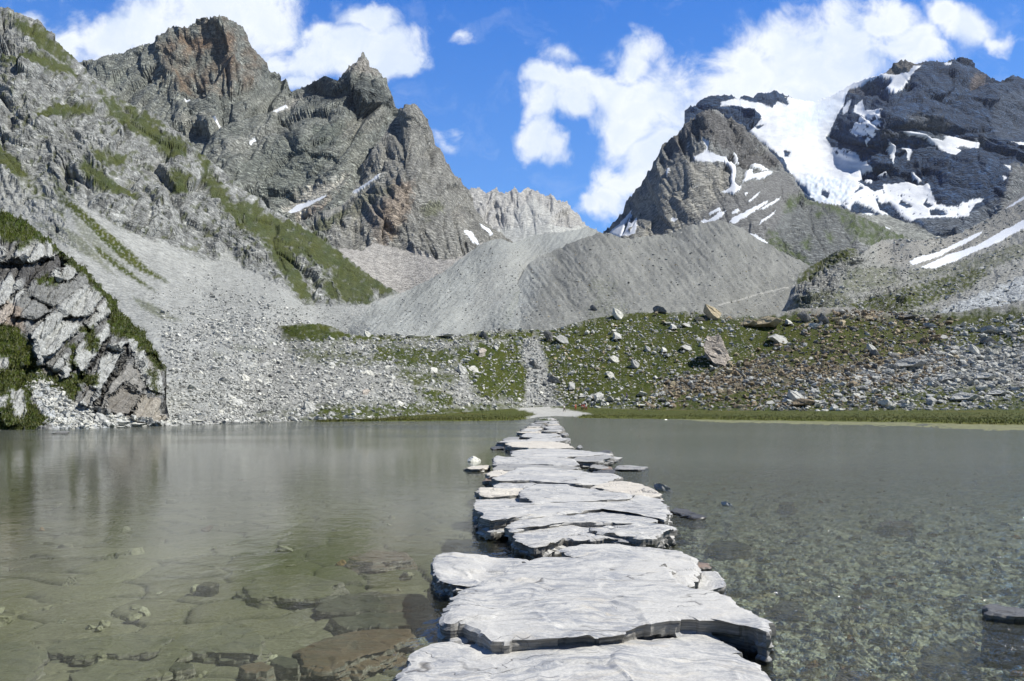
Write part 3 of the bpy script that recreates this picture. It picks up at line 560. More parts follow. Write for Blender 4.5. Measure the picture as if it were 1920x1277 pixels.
# G: the two moraine ridges in the middle of the valley
def build_moraines():
    L = lay('pale_moraine', [(540,640),(580,612),(620,590),(660,580),(690,572),(725,560),(760,545),(795,528),(830,510),(850,495),(870,480),(888,466),(905,457),(920,450),(938,447),(960,455),(975,452),(1000,440),(1030,437),(1060,434),(1085,430),(1100,425),(1120,432),(1140,446),(1180,470),(1240,520)], [(540,650),(1240,650)],
        [(540,640,240),(620,590,330),(760,545,460),(870,480,620),(938,447,720),(1000,440,880),(1100,426,1050),(1180,470,900),(1240,520,800),(700,630,235),(540,650,250),(850,640,280),(950,620,310),(1100,600,400),(900,560,420),(820,590,330),(1000,500,620),(1060,465,760),(960,500,560),(1240,650,330),(900,650,295)],
        540, 1240, 1.6, 0.4, None, [([(938,450),(900,500),(850,560),(800,620)],8,30),([(985,500),(960,540),(930,600)],6,14)], jag=1.5)
    x, y = L['x'], L['y']
    h = fbm(x/34, y/26, 4, 5)*3.6+facet(x/5, y/3.6, 7)[0]*0.8+fbm((x+y*.9)/6, (x-y)/60, 3, 9)*1.1
    col = basecol(x, y, (.26,.268,.265), (.33,.335,.325), 50, 120)
    col *= (1+0.16*fbm((x+1.1*y)/6, (x-y)/70, 4, 41))[..., None]
    col *= (0.97+0.20*fbm((x+1.0*y)/24, (x-y)/200, 3, 43)+0.15*fbm(x/60, y/40, 3, 44))[..., None]
    col = mixc(col, pmask(x, y, [(900,520),(960,470),(1010,460),(1040,475),(985,505),(950,560),(900,600),(860,600)], 20, 10)*0.5, (.30,.30,.29))
    col = mixc(col, pmask(x, y, [(960,560),(985,510),(1010,490),(1000,500),(975,560),(950,620),(930,630)], 6, 4)*0.35*(fbm(x/3, y/3, 2, 3) > 0), (.12,.13,.09))
    finish(L, h, col, None, ground_mat('moraine_gravel', 0.45, 0.15, 0.7, speck=0.16))
    L = lay('dark_moraine', [(905,640),(930,610),(950,575),(960,555),(975,522),(988,498),(1010,484),(1040,470),(1060,462),(1085,452),(1110,440),(1125,436),(1145,440),(1170,447),(1200,446),(1240,442),(1270,433),(1300,423),(1325,417),(1350,414),(1370,419),(1390,428),(1410,441),(1430,452),(1450,465),(1475,478),(1500,490),(1525,505),(1560,540),(1620,600),(1660,640)], [(905,645),(1660,645)],
        [(905,640,305),(950,575,405),(990,497,570),(1040,470,650),(1120,437,720),(1240,442,800),(1350,414,860),(1430,452,780),(1500,490,690),(1620,600,480),(1660,640,420),
         (1000,610,320),(1100,600,335),(1200,600,335),(1350,600,370),(1500,600,400),(1200,520,480),(1100,500,500),(1350,500,560),(1450,540,520),(905,645,300),(1200,645,310),(1660,645,380),(1400,645,340)],
        905, 1660, 1.6, 0.42, None, [([(1120,437),(1080,500),(1000,560),(960,610)],8,16),([(1350,416),(1360,470),(1340,530)],5,30)], jag=1.5)
    x, y = L['x'], L['y']
    gul = fbm((x-y*.9)/7, (x+y)/80, 4, 9)
    gul2 = fbm((x-y*.75)/16+fbm(x/30, y/30, 2, 5)*.6, (x+y)/150, 3, 19, 0.5, True)
    h = fbm(x/40, y/26, 4, 15)*4.2+facet(x/4.5, y/3.4, 7)[0]*0.8+(gul*1.3+gul2*2.8)*sstep(640, 520, y)
    col = basecol(x, y, (.175,.176,.168), (.25,.249,.236), 40, 130); col *= (1+0.24*gul+0.16*fbm((x-y*.8)/22, (x+y)/200, 3, 29))[..., None]
    sp = sstep(.25, .5, fbm(x/5, y/3.5, 3, 88, .7))*(fbm(x/50, y/40, 2, 3) > -.1)*0.45; col = mixc(col, sp, (.11,.115,.085))
    for p, a in [([(1110,520),(1160,530),(1150,560),(1100,550)],.35),([(1120,560),(1180,570),(1170,600),(1100,590)],.4)]: col = mixc(col, a*pmask(x, y, p, 12, 8)*(fbm(x/4, y/3, 2, 3) > .05), (.09,.105,.04))
    col = mixc(col, pmask(x, y, [(880,660),(930,580),(975,515),(1000,490),(1015,500),(1000,560),(960,640),(940,660)], 45, 10, 20)*0.8, (.325,.335,.335))
    path = np.minimum(linedist(x, y, [(1348,573),(1370,566),(1400,558),(1440,548),(1478,540)]), linedist(x, y, [(1415,575),(1440,565),(1446,555),(1470,545)])+0.8)
    col = mixc(col, np.clip(1.6-path, 0, 1)*0.8, (.40,.39,.37))
    finish(L, h, col, None, ground_mat('dark_moraine_gravel', 0.45, 0.15, 0.7, speck=0.16))

# I: hillside at the right edge with the grassy knoll and two snow ribbons
def build_right():
    L = lay('right_hillside', [(1465,585),(1478,560),(1488,528),(1495,515),(1508,502),(1528,492),(1545,484),(1560,475),(1575,468),(1592,464),(1605,466),(1618,476),(1630,462),(1645,453),(1665,447),(1700,447),(1730,449),(1752,445),(1770,446),(1800,436),(1825,424),(1840,416),(1858,406),(1872,398),(1890,380),(1905,368),(1920,355),(1960,320),(2000,292),(2120,220)], [(1465,612),(2120,612)],
        [(1465,585,330),(1490,525,360),(1560,475,390),(1605,466,400),(1640,455,560),(1700,447,600),(1770,446,630),(1840,416,680),(1920,355,720),(2120,220,720),(1500,560,320),(1560,530,340),(1610,500,380),(1620,540,350),(1700,500,460),(1780,490,490),(1850,470,500),(1920,450,500),(2000,400,520),(1700,560,350),(1820,540,370),(1930,520,370),(1500,612,312),(1700,612,318),(1900,612,312),(2120,612,305),(2120,500,400)],
        1465, 2110, 1.5, 0.32, None, [([(1560,476),(1575,510),(1560,540)],10,18),([(1605,470),(1590,520)],9,12),([(1640,545),(1690,560)],6,14)], jag=3)
    x, y = L['x'], L['y']
    s1 = [(1705,491),(1722,482),(1760,472),(1800,453),(1842,433),(1838,441),(1812,457),(1790,464),(1760,481),(1712,497)]
    s2 = [(1726,501),(1775,478),(1828,463),(1854,448),(1880,432),(1899,424),(1925,409),(1960,390),(1980,380),(1985,390),(1950,410),(1925,424),(1881,449),(1858,460),(1846,464),(1812,479),(1784,492),(1750,503)]
    snow = snowmask(x, y, [s1, s2, [(1885,392),(1905,378),(1925,366),(1925,371),(1900,386)]], 1.3, 1.5); L['snow'] = snow
    rock = np.maximum(pmask(x, y, [(1490,540),(1530,500),(1590,470),(1606,470),(1612,490),(1575,520),(1560,560),(1530,575),(1490,560)], 8, 5), pmask(x, y, [(1630,545),(1690,535),(1700,575),(1640,585)], 8, 5))
    h = relief(x, y, 34, 4, 72, math.radians(-25), 1.6, 0.34, 1.2)*(0.25+0.85*rock)+facet(x/7, y/5, 9)[0]*1.2
    h *= np.clip((x-1462)/45, 0.1, 1)
    col = basecol(x, y, (.20,.20,.195), (.34,.335,.32), 16, 140)
    grav = pmask(x, y, [(1740,448),(1800,436),(1870,398),(1920,355),(2000,290),(2130,210),(2130,400),(1925,425),(1850,455),(1770,490),(1700,500),(1640,490),(1650,455)], 8, 6)
    pale = pmask(x, y, [(1740,600),(1800,565),(1850,545),(1930,512),(2130,470),(2130,640),(1740,640)], 8, 6)
    col = mixc(col, grav*0.8, (.265,.255,.24)); col = mixc(col, pale*0.85, (.40,.42,.45)); h *= 1-0.4*grav
    gm = np.zeros(x.shape)
    for i, (p, a) in enumerate([([(1488,528),(1528,488),(1560,470),(1600,462),(1608,480),(1570,500),(1540,518),(1500,538)],1),([(1570,575),(1620,560),(1700,540),(1760,520),(1830,500),(1856,508),(1825,535),(1765,562),(1700,585),(1640,590),(1580,595)],1),([(1590,500),(1680,500),(1690,530),(1620,550),(1570,550)],.6),([(1490,560),(1560,540),(1600,560),(1560,600),(1490,600)],.7),([(1780,495),(1925,450),(1930,480),(1850,505),(1790,515)],.6),([(1700,510),(1780,495),(1790,510),(1700,530)],.6),([(1560,600),(1760,580),(1760,640),(1560,640)],.8)]):
        gm = np.maximum(gm, a*pmask(x, y, p, 8, 7, 8, i))
    gm *= np.clip(0.85+fbm(x/7, y/5, 4, 6)*1.7, 0, 1); L['gm'] = gm
    col = putgrass(col, gm, x, y); h = h*(1-0.4*gm)*(1-0.9*snow)+snow*0.5
    col = np.where((snow > .45)[..., None], np.array(SNOW), col)
    finish(L, h, col, snow, ground_mat('hillside_rock', 0.33, 0.32, 0.9, speck=0.35), snowmat=snow_mat('snow_ribbon', .4), bare=rock*(1-gm))

# H: the grassy, boulder-strewn rock bar that closes the lake
SHORE = [(-200,812),(320,797),(500,792.5),(560,791),(720,790),(900,789.5),(960,788.5),(985,786),(1010,782),(1040,780),(1075,781),(1085,784),(1150,785),(1300,786.5),(1500,789.5),(1700,792),(1800,795),(1920,797),(2200,801)]
def build_bar():
    sil = [(330,802),(380,797),(420,765),(455,725),(480,690),(500,655),(515,622),(522,611),(560,608),(600,606),(625,612),(650,625),(680,629),(700,628),(740,627),(780,629),(850,630),(880,626),(900,622),(950,618),(1000,616),(1030,618),(1060,612),(1080,604),(1100,600),(1125,594),(1150,590),(1180,587),(1230,586),(1270,584),(1300,582),(1350,591),(1400,592),(1440,592),(1470,584),(1500,578),(1530,576),(1560,575),(1590,575),(1620,580),(1660,586),(1700,588),(1760,587),(1800,584),(1830,578),(1860,574),(1890,570),(1920,562),(2000,550),(2130,540)]
    foot = [(330,803),(400,796),(500,792),(600,789.5),(700,786),(760,780),(850,775),(950,767),(1000,764),(1060,762),(1120,765),(1200,768.5),(1500,771),(1920,768),(2130,766)]
    ctrl = [(330,803,67),(400,796,71),(500,792,79),(600,789.5,86),(700,786,96),(760,780,118),(850,775,140),(950,767,180),(1000,764,200),(1060,762,205),(1200,768.5,200),(1500,771,190),(1920,768,180),(2130,766,170),
        (420,765,78),(455,725,98),(500,655,155),(520,612,205),(600,606,215),(700,628,222),(850,630,232),(1000,616,268),(1150,590,285),(1330,588,285),(1560,575,285),(1800,584,275),(1920,562,270),(2130,540,270),
        (600,700,135),(600,750,105),(800,700,175),(780,740,140),(920,700,205),(1020,690,232),(1100,680,238),(1400,680,238),(1700,680,232),(1900,680,225),(1300,740,212),(1700,740,200),(620,650,180),(1335,640,255)]
    seam = [(400,796),(420,765),(455,725),(480,690),(500,655),(515,625),(440,780)]
    ctrl = [c for c in ctrl if (c[0], c[1]) not in seam and (c[0], c[1]) not in [(500,792)]]+[(a, b, float(rbf(ECTRL, np.array([a*1.]), np.array([b*1.]))[0])*0.995) for a, b in seam]+[(500,792,79.5)]
    L = lay('rocky_bar', sil, foot, ctrl, 330, 2130, 1.7, 0.2, None, [([(1040,620),(1060,680),(1040,740)],5,14),([(860,650),(850,700)],3,14),([(1340,600),(1350,700)],5,30)], rstep=1.2, jag=2)
    x, y = L['x'], L['y']
    h = fbm(x/55, y/30, 4, 5)*4.0+facet(x/12, y/8, 7)[0]*1.6+facet(x/5, y/4, 8)[0]*0.9+fbm(x/6, y/5, 3, 11)*0.8
    h *= np.clip(L['s']*12, 0.05, 1)
    rockc = basecol(x, y, (.20,.197,.185), (.34,.335,.325), 9, 150)
    warm = pmask(x, y, [(1200,720),(1300,690),(1400,670),(1500,590),(1620,590),(1760,600),(1780,650),(1700,690),(1600,770),(1200,770)], 40, 15)
    rockc = mixc(rockc, warm*0.85, (.155,.125,.085))
    gm = np.zeros(x.shape)
    GP = [([(522,608),(560,605),(602,603),(652,624),(700,628),(860,630),(1000,615),(1000,640),(860,636),(740,640),(660,640),(580,640),(535,636)],1.1),
        ([(540,650),(640,652),(700,668),(700,690),(560,676)],.6),([(700,640),(850,655),(860,690),(760,690),(700,680)],.95),([(850,650),(985,640),(990,700),(985,752),(900,745),(870,700)],1.25),([(760,690),(870,700),(850,720),(780,730),(740,700)],.75),
        ([(780,725),(850,735),(850,760),(830,765),(790,750)],1.1),([(1000,610),(1060,612),(1100,600),(1150,588),(1230,585),(1330,590),(1420,598),(1500,590),(1640,600),(1650,640),(1520,650),(1440,665),(1390,690),(1330,700),(1250,715),(1210,748),(1100,752),(1045,740),(1030,700),(1010,650)],1.2),
        ([(1420,640),(1640,600),(1760,590),(1900,580),(2140,560),(2140,640),(1900,650),(1760,660),(1600,680),(1440,690)],.9),([(1200,745),(1500,715),(1900,725),(2140,715),(2140,775),(1200,775)],.88),([(600,760),(760,755),(960,758),(1000,764),(860,778),(700,789),(560,792)],.85),([(1000,738),(1240,733),(1235,772),(1000,772)],.95),([(480,770),(560,765),(560,790),(480,792)],.35),([(1400,690),(1620,690),(1620,720),(1400,720)],.4)]
    for i, (p, a) in enumerate(GP): gm = np.maximum(gm, a*pmask(x, y, p, 16, 9, 14, i))
    chute = pmask(x, y, [(985,640),(1010,630),(1025,690),(1035,745),(1060,762),(985,762),(990,700),(975,660)], 8, 5)
    path = np.minimum(linedist(x, y, [(735,718),(780,724),(815,731),(852,738)]), linedist(x, y, [(925,742),(945,722),(965,700),(972,690)])+0.9)
    gm = np.clip(gm*(1.08+fbm(x/8, y/6, 5, 201, 0.65)*1.4), 0, 1)*(1-chute)
    gm *= 1-np.clip(1.6-path, 0, 1)
    col = putgrass(rockc, gm, x, y); col = mixc(col, chute*0.6, (.30,.30,.30)); col = mixc(col, np.clip(1.5-path, 0, 1)*0.8, (.42,.40,.36))
    h *= 1-0.35*gm
    finish(L, h, col, None, ground_mat('bar_ground', 0.2, 0.25, 0.9, speck=0.22), back=9)
    L['gm'] = gm; L['chute'] = chute; L['warm'] = warm
    # flats between the bar and the water: sedge meadow, gravel fan
    xs = np.arange(470, 2200, 4.0); ts = np.linspace(-0.25, 1.03, 90)[:, None]
    Ds = CAM_H*F/(interp(SHORE, xs)-HY)*(1+0.055*fbm(xs/45, xs*0, 4, 9, .6)*sstep(1090, 1200, np.abs(xs-1030)+1000)); fx = interp(foot, xs); Df = rbf(ctrl, xs, fx); zf = CAM_H+(HY-fx)/F*Df
    ok = Df > Ds+4
    D = Ds+(Df-Ds)*ts; z = np.where(ts < 0, 0.9*ts, zf*(np.clip(ts, 0, 1)**6*0.97+0.03*np.clip(ts*4, 0, 1))*np.ones_like(D))
    D = np.maximum(D, 20); Xw = (xs-CX)/F*D
    z = z+fbm(Xw/6, D/9, 4, 3)*0.035*(ts > -0.2)+0.035*(ts > .02)
    mud = ((ts > -.2) & (ts < 0.0))*sstep(1150, 1350, xs)[None]*np.ones_like(D); zm = 0.010+fbm(Xw/7, D/1.5, 4, 33)*0.035-0.03*sstep(-.1, -.2, ts)
    z = np.where(mud > .05, z*(1-mud)+zm*mud, z)
    gx = CX+Xw/D*F; gy = HY+(CAM_H-z)/D*F
    c = basecol(Xw*3, D*2, (.055,.075,.008), (.12,.125,.012), 14, 5)
    c = mixc(c, np.clip(sstep(.12, .4, ts)*np.ones_like(D), 0, 1)*0.6, (.045,.055,.014))
    band = fbm(Xw/30, D/5, 3, 8)
    c = mixc(c, sstep(.15, .4, band)*0.5, (.13,.10,.02))
    fan = pmask(gx, gy, [(930,758),(1000,757),(1030,762),(1060,768),(1110,776),(1080,780),(1085,784),(1000,786),(985,783),(1005,776),(975,768)], 3, 2.5, 10)
    c = mixc(c, fan, (.42,.41,.39)); c = mixc(c, (ts < -0.02)*0.75*np.ones_like(D), (.20,.195,.13)); c = mixc(c, mud*0.8, (.20,.20,.11))
    V = np.stack([Xw, D, z], -1); Fc = gridfaces(len(ts), len(xs)); keep = ok[np.broadcast_to(np.arange(len(xs)), D.shape).ravel()[Fc]].all(1)
    a, b, cc = compact(V.reshape(-1, 3), Fc[keep], c.reshape(-1, 3))
    o = mesh_obj('shore_meadow', a, b, ground_mat('meadow', 0.12, 0.3, 0.7, speck=0.25), cc, True); tag(o, kind='structure')
    LAY['meadow'] = dict(Xw=Xw, D=D, z=z, t=ts*np.ones_like(D), fan=fan, ok=ok)

# J: the slabby cliff at the left edge, standing in the lake
def build_cliff():
    sil = [(-160,400),(-60,385),(0,393),(20,398),(40,406),(60,420),(80,438),(100,455),(120,470),(140,485),(160,498),(178,518),(192,538),(210,558),(230,580),(245,594),(260,610),(275,630),(288,650),(298,668),(308,690),(312,715),(314,740),(315,770),(318,797),(330,800)]
    ctrl = [(-160,400,88),(0,395,86),(80,440,86),(160,500,86),(260,610,82),(312,700,76),(318,797,67),(-160,812,52),(0,806,54),(150,803,57),(60,500,76),(0,600,65),(100,600,69),(180,600,75),(240,680,71),(60,700,61),(160,720,63),(270,770,66),(-160,600,62),(200,780,60.5)]
    L = lay('lake_cliff', sil, [(-160,813),(0,807),(150,804),(318,799),(330,799)], ctrl, -160, 326, 1.1, 0.05, None, [([(170,500),(200,560),(240,610)],8,14)], jag=8)
    x, y, D = L['x'], L['y'], L['D']
    B = [([(21,483),(35,456),(71,445),(92,456),(113,472),(106,483),(78,484),(58,491),(35,484)],34,0),([(97,515),(127,491),(149,500),(150,507),(131,527),(110,525)],26,0),
        ([(35,559),(58,530),(99,532),(138,527),(159,511),(170,532),(142,546),(106,578),(71,599),(27,592)],24,1),([(110,578),(124,559),(166,534),(195,545),(197,553),(177,575),(159,591),(142,594),(120,589)],34,0),
        ([(57,625),(78,602),(106,590),(124,601),(159,608),(145,625),(124,636),(106,657),(85,671),(71,686),(71,654)],38,0),([(189,664),(202,657),(232,661),(228,675),(212,703),(188,739),(168,765),(147,756),(170,732),(181,696)],30,0),
        ([(200,648),(212,640),(237,641),(228,657)],30,0),([(244,781),(269,737),(301,749),(313,785),(301,794),(266,790)],30,2),([(177,767),(195,732),(228,678),(266,689),(269,732),(244,776),(212,776)],22,3),
        ([(101,696),(113,673),(127,663),(131,696),(124,710),(113,707)],22,0),([(145,641),(165,643),(193,625),(200,604),(204,629),(186,664),(159,703),(138,682)],22,0),([(0,530),(20,518),(32,530),(18,560),(0,572),(-60,600),(-60,560)],26,0),
        ([(0,580),(40,530),(45,545),(20,590),(0,610),(-60,640),(-50,600)],18,0),([(-60,480),(0,455),(14,462),(8,480),(-20,510),(-60,530)],26,0),([(160,604),(175,590),(190,575),(204,560),(208,580),(192,600),(170,625)],18,0),
        ([(-10,745),(15,722),(48,730),(52,770),(40,795),(10,800)],20,0),([(-20,690),(0,660),(18,668),(18,685),(0,700)],16,0),([(240,640),(262,620),(285,660),(300,700),(308,740),(280,730),(262,690)],16,0)]
    col = basecol(x, y, (.15,.147,.145), (.30,.297,.295), 14, 160)
    h = relief(x, y, 30, 5, 82, math.radians(-52), 2.6, 0.6, 1.15, 0.5)
    off = np.zeros(x.shape); blk = np.zeros(x.shape)
    for i, (p, a, kind) in enumerate(B):
        m = pmask(x, y, p, 1.6, 1.2, 8, i); q = np.array(p, float)
        gx = (x-q[:, 0].min())/(np.ptp(q[:, 0])+1); gy = (y-q[:, 1].min())/(np.ptp(q[:, 1])+1)
        o = a*(0.35+0.75*gy-0.15*gx)
        h = h*(1-0.3*m); off = np.maximum(off, m*o); blk = np.maximum(blk, m)
        c = [(.43,.43,.42), (.23,.23,.225), (.35,.31,.26), (.28,.262,.24)][kind]
        c = np.array(c)*(1+0.22*fbm((x*.62+y*.78)/30, (x*.78-y*.62)/2.6, 4, 7))[..., None]
        c = c*(1+0.12*fbm(x/9, y/9, 4, 5+i))[..., None]
        mk = m*[.85, .7, .75, .65][kind]; col = col*(1-mk[..., None])+c*mk[..., None]
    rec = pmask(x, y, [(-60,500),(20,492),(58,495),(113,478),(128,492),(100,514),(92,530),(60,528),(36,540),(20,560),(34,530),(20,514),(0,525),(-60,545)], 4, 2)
    off -= 24*rec; col = mixc(col, rec*0.8, (.09,.085,.085))  # recess under the big slab: overhang shadow painted in as dark colour
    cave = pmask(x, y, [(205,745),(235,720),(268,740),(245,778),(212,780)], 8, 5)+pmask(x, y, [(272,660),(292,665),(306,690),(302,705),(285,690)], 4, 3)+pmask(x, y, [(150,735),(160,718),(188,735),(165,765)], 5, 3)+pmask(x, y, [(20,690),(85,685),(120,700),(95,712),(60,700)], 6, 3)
    off -= 20*np.clip(cave, 0, 1); col = mixc(col, np.clip(cave, 0, 1)*0.5, (.14,.12,.10))  # hollows pushed in, with their shade painted into the colour
    rb = pmask(x, y, [(-10,600),(12,560),(40,580),(45,620),(10,625)], 8, 5)*0.5; col = mixc(col, rb, (.30,.21,.15))
    crk = np.zeros(x.shape)
    for pl in [[(98,712),(128,668),(160,630),(205,590)],[(188,666),(196,650),(204,625),(210,600)],[(190,740),(212,706),(232,668)],[(128,712),(140,688)],[(60,560),(100,580),(140,550),(165,533)],[(176,770),(196,735),(230,680),(240,650)],[(150,710),(185,668),(196,662)]]:
        crk = np.maximum(crk, np.exp(-(linedist(x+fbm(x/8, y/8, 2, 3)*4, y, pl)/3.4)**2))
    off -= 26*crk; col = mixc(col, crk*0.7, (.09,.085,.08))  # gaps between blocks pushed in, their shade painted darker
    gm = np.zeros(x.shape)
    for i, (p, a) in enumerate([([(-160,400),(0,390),(40,403),(82,436),(122,466),(162,496),(196,540),(234,582),(264,612),(292,652),(308,690),(300,698),(280,668),(262,648),(232,625),(205,600),(198,560),(165,530),(140,502),(112,480),(92,458),(66,446),(20,450),(0,440),(-160,450)],1.15),
        ([(-160,640),(0,608),(30,612),(58,650),(70,688),(88,708),(64,722),(56,750),(92,792),(64,808),(-160,812)],1.1),([(65,527),(82,518),(106,524),(106,532),(72,534)],1.1),([(150,615),(172,612),(186,640),(184,660),(165,654),(158,635)],1.0),([(128,645),(140,645),(142,690),(132,694)],.9),
        ([(118,712),(150,700),(184,702),(184,722),(150,722),(138,750),(122,730)],1.1),([(200,600),(240,600),(262,625),(250,640),(225,625),(205,625)],1.0),([(278,690),(292,695),(296,740),(284,735)],.7),([(28,460),(60,440),(62,448),(36,470)],.9),([(90,700),(120,715),(135,755),(112,730),(80,720)],1.0),([(275,640),(300,670),(312,700),(296,690)],.8)]):
        gm = np.maximum(gm, a*pmask(x, y, p, 5, 5, 7, i))
    gm = np.clip(gm*(1.0+fbm(x/6, y/6, 4, 77, .6)*1.2), 0, 1)
    rockpatch = pmask(x, y, [(0,665),(18,668),(18,690),(0,690),(-40,680)], 3, 2)+pmask(x, y, [(18,730),(40,725),(52,765),(42,785),(25,780)], 4, 3)+pmask(x, y, [(-30,740),(14,745),(12,765),(-30,770)], 4, 3)
    gm *= 1-np.clip(rockpatch, 0, 1)
    rub = pmask(x, y, [(55,718),(78,700),(108,728),(135,752),(178,768),(230,782),(300,792),(325,800),(325,815),(110,812),(88,790),(74,765)], 4, 3)*(1-gm*0.6)
    col = mixc(col, rub, (.42,.43,.45)); gcol = grasscol(x, y, 3)*np.array([.9,1.0,.9]); col = col*(1-gm[..., None])+gcol*gm[..., None]
    h = h*(1-0.5*gm)*(1-0.6*rub)+gm*(fbm(x/4, y/4, 3, 9)*2.2+fbm(x/14, y/14, 2, 19)*3)+facet(x/4, y/3, 9)[0]*rub*1.8
    L['D'] = D*(1-off/F*0.9)
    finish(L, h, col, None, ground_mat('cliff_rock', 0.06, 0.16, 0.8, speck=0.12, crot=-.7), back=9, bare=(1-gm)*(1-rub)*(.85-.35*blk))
    L['gm'] = gm; L['rub'] = rub

build_far(); build_glacier_mtn(); build_pyramid(); build_massif(); build_pointed(); build_left(); build_moraines(); build_right(); build_bar(); build_cliff()
g = mesh_obj('ground', [(-9000,-3000,-14),(9000,-3000,-14),(9000,9000,-14),(-9000,9000,-14)], [(0,1,2,3)], ground_mat('valley_ground', 1.0), [(.3,.3,.28)]*4); tag(g, kind='structure')
# ------------------------------------------------------------------ lake: bed and water
def bed_z(X, Y):
    d = np.clip((Y-3)/60, 0, 1)
    return -0.30-0.55*d-0.12*np.clip(X/6, -1, 1)*(Y < 25)*0+fbm(X/1.7, Y/1.7, 3, 3)*0.05
def build_lake():
    ys = np.concatenate([np.geomspace(3600, 1430, 14), np.arange(1420, 1180, -3.0), np.arange(1180, 900, -1.5), np.arange(900, 800, -1.5), np.geomspace(38, 3.2, 40)+HY])
    xs = np.concatenate([np.arange(-5200, -260, 120.), np.arange(-260, 2200, 4.0), np.arange(2240, 7200, 120.)])
    x, y = np.meshgrid(xs, ys)
    D = (CAM_H+0.35)*F/(y-HY); Xw = (x-CX)/F*D
    z = bed_z(Xw, D)
    near = sstep(40, 12, D)
    f1, e1, r1 = facet(Xw/0.9+fbm(Xw, D, 2, 1)*.4, D/0.8+fbm(Xw, D, 2, 4)*.4, 5)
    f2, e2, r2 = facet(Xw/0.22+fbm(Xw*4, D*4, 2, 1)*.4, D/0.2, 15)
    f3, e3, r3 = facet(Xw/0.07, D/0.07, 25)
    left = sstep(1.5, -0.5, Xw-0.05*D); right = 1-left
    z = z+near*(f1*0.03*(0.8*left+0.2)-0.05*np.exp(-e1*14)*left+f2*0.018*right+f3*0.012*right)
    c = basecol(Xw*6, D*6, (.21,.205,.150), (.295,.28,.215), 14, 7)
    c *= (1+near*(0.35*(r1-0.5)*left+0.35*(r2-0.5)*right+0.7*(r3-0.5)*right))[..., None]
    crk = near*(np.exp(-e1*22)*0.75*left*(fbm(Xw, D, 2, 9) > -0.15))
    c = mixc(c, crk, (.035,.037,.025))
    c = mixc(c, right*near*(r2 > .9)*0.4, (.08,.085,.065)); c = mixc(c, right*near*(r2 < .05)*0.4, (.28,.20,.09))
    alg = pmask(x, y, [(430,1010),(760,1000),(850,1060),(760,1110),(480,1120)], 60, 25, 40)*0.6; c = mixc(c, alg, (.10,.12,.035))
    far = sstep(25, 60, D)
    c = mixc(c, far*0.8, (.22,.225,.155))
    strip = sstep(0.0, 1.0, 1-np.abs((y-(interp(SHORE, x)+7))/10))*(x > 1100)*sstep(1080, 1300, x); c = mixc(c, strip, (.50,.47,.42)); z = z*(1-strip)+(-0.05)*strip
    strip2 = np.clip(1-np.abs((y-(interp(SHORE, x)+16))/14), 0, 1)*(x < 1000); c = mixc(c, strip2*0.5, (.28,.26,.10))
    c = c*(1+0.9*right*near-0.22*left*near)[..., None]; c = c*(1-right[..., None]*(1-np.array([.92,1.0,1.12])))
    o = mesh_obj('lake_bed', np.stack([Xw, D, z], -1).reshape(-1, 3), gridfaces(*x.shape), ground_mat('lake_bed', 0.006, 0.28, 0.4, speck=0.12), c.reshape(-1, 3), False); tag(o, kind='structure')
    # water: Fresnel mirror over a clear, slightly milky body
    m = bpy.data.materials.new('lake_water'); m.use_nodes = True; t = NT(m.node_tree); t.n.clear()
    g = t.new('ShaderNodeNewGeometry'); P = g.outputs['Position']; s = t.new('ShaderNodeSeparateXYZ'); t.l.new(P, s.inputs[0])
    v = t.vmath('MULTIPLY', P, (1.25, 1.0, 1.0))
    n1 = t.noise(v, 5.0, 3, 0.6, 0.4); n2 = t.noise(v, 1.7, 3, 0.55, 0.3); n3 = t.noise(v, 15.0, 3, 0.6)
    wind = t.mr(t.noise(t.vmath('MULTIPLY', P, (0.05, 0.11, 1)), 1.0, 4, 0.6), 0.40, 0.62)
    side = t.mr(t.math('ADD', s.outputs[0], t.math('MULTIPLY', s.outputs[1], -0.03)), -1.0, 2.5, 0.0, 1.0)
    far = t.mr(s.outputs[1], 22.0, 55.0, 0.0, 1.0, 'SMOOTHSTEP')
    rough = t.math('ADD', t.math('MULTIPLY', side, 1.7), t.math('MULTIPLY', t.math('ADD', wind, 0.5), t.math('MULTIPLY', far, 0.8)))
    rough = t.math('ADD', t.math('ADD', rough, 0.05), t.math('MULTIPLY', t.math('MULTIPLY', far, side), 1.5))
    hgt = t.math('ADD', t.math('MULTIPLY', n1, 0.9), t.math('ADD', t.math('MULTIPLY', n2, 1.6), t.math('MULTIPLY', n3, 0.22)))
    b = t.new('ShaderNodeBump'); b.inputs['Distance'].default_value = 0.10; t.l.new(t.math('MULTIPLY', rough, 0.85), b.inputs['Strength']); t.l.new(hgt, b.inputs['Height'])
    fr = t.new('ShaderNodeFresnel'); fr.inputs['IOR'].default_value = 1.46; t.l.new(b.outputs[0], fr.inputs['Normal'])
    gl = t.new('ShaderNodeBsdfGlossy'); gl.inputs['Roughness'].default_value = 0.05; gl.inputs['Color'].default_value = (1, 1, 1, 1); t.l.new(b.outputs[0], gl.inputs['Normal'])
    tr = t.new('ShaderNodeBsdfTransparent'); tr.inputs['Color'].default_value = (.88, .92, .86, 1)
    df = t.new('ShaderNodeBsdfDiffuse')
    dn = t.noise(t.vmath('MULTIPLY', P, (0.03, 0.06, 1)), 1.0, 4, 0.6)
    t.l.new(t.mix(dn, (.080, .086, .056, 1), (.165, .175, .145, 1)), df.inputs['Color'])
    silt = t.math('ADD', t.mr(s.outputs[1], 4.5, 26.0, 0.08, 0.66, 'SMOOTHSTEP'), t.math('MULTIPLY', side, 0.18))
    m1 = t.new('ShaderNodeMixShader'); t.l.new(silt, m1.inputs[0]); t.l.new(tr.outputs[0], m1.inputs[1]); t.l.new(df.outputs[0], m1.inputs[2])
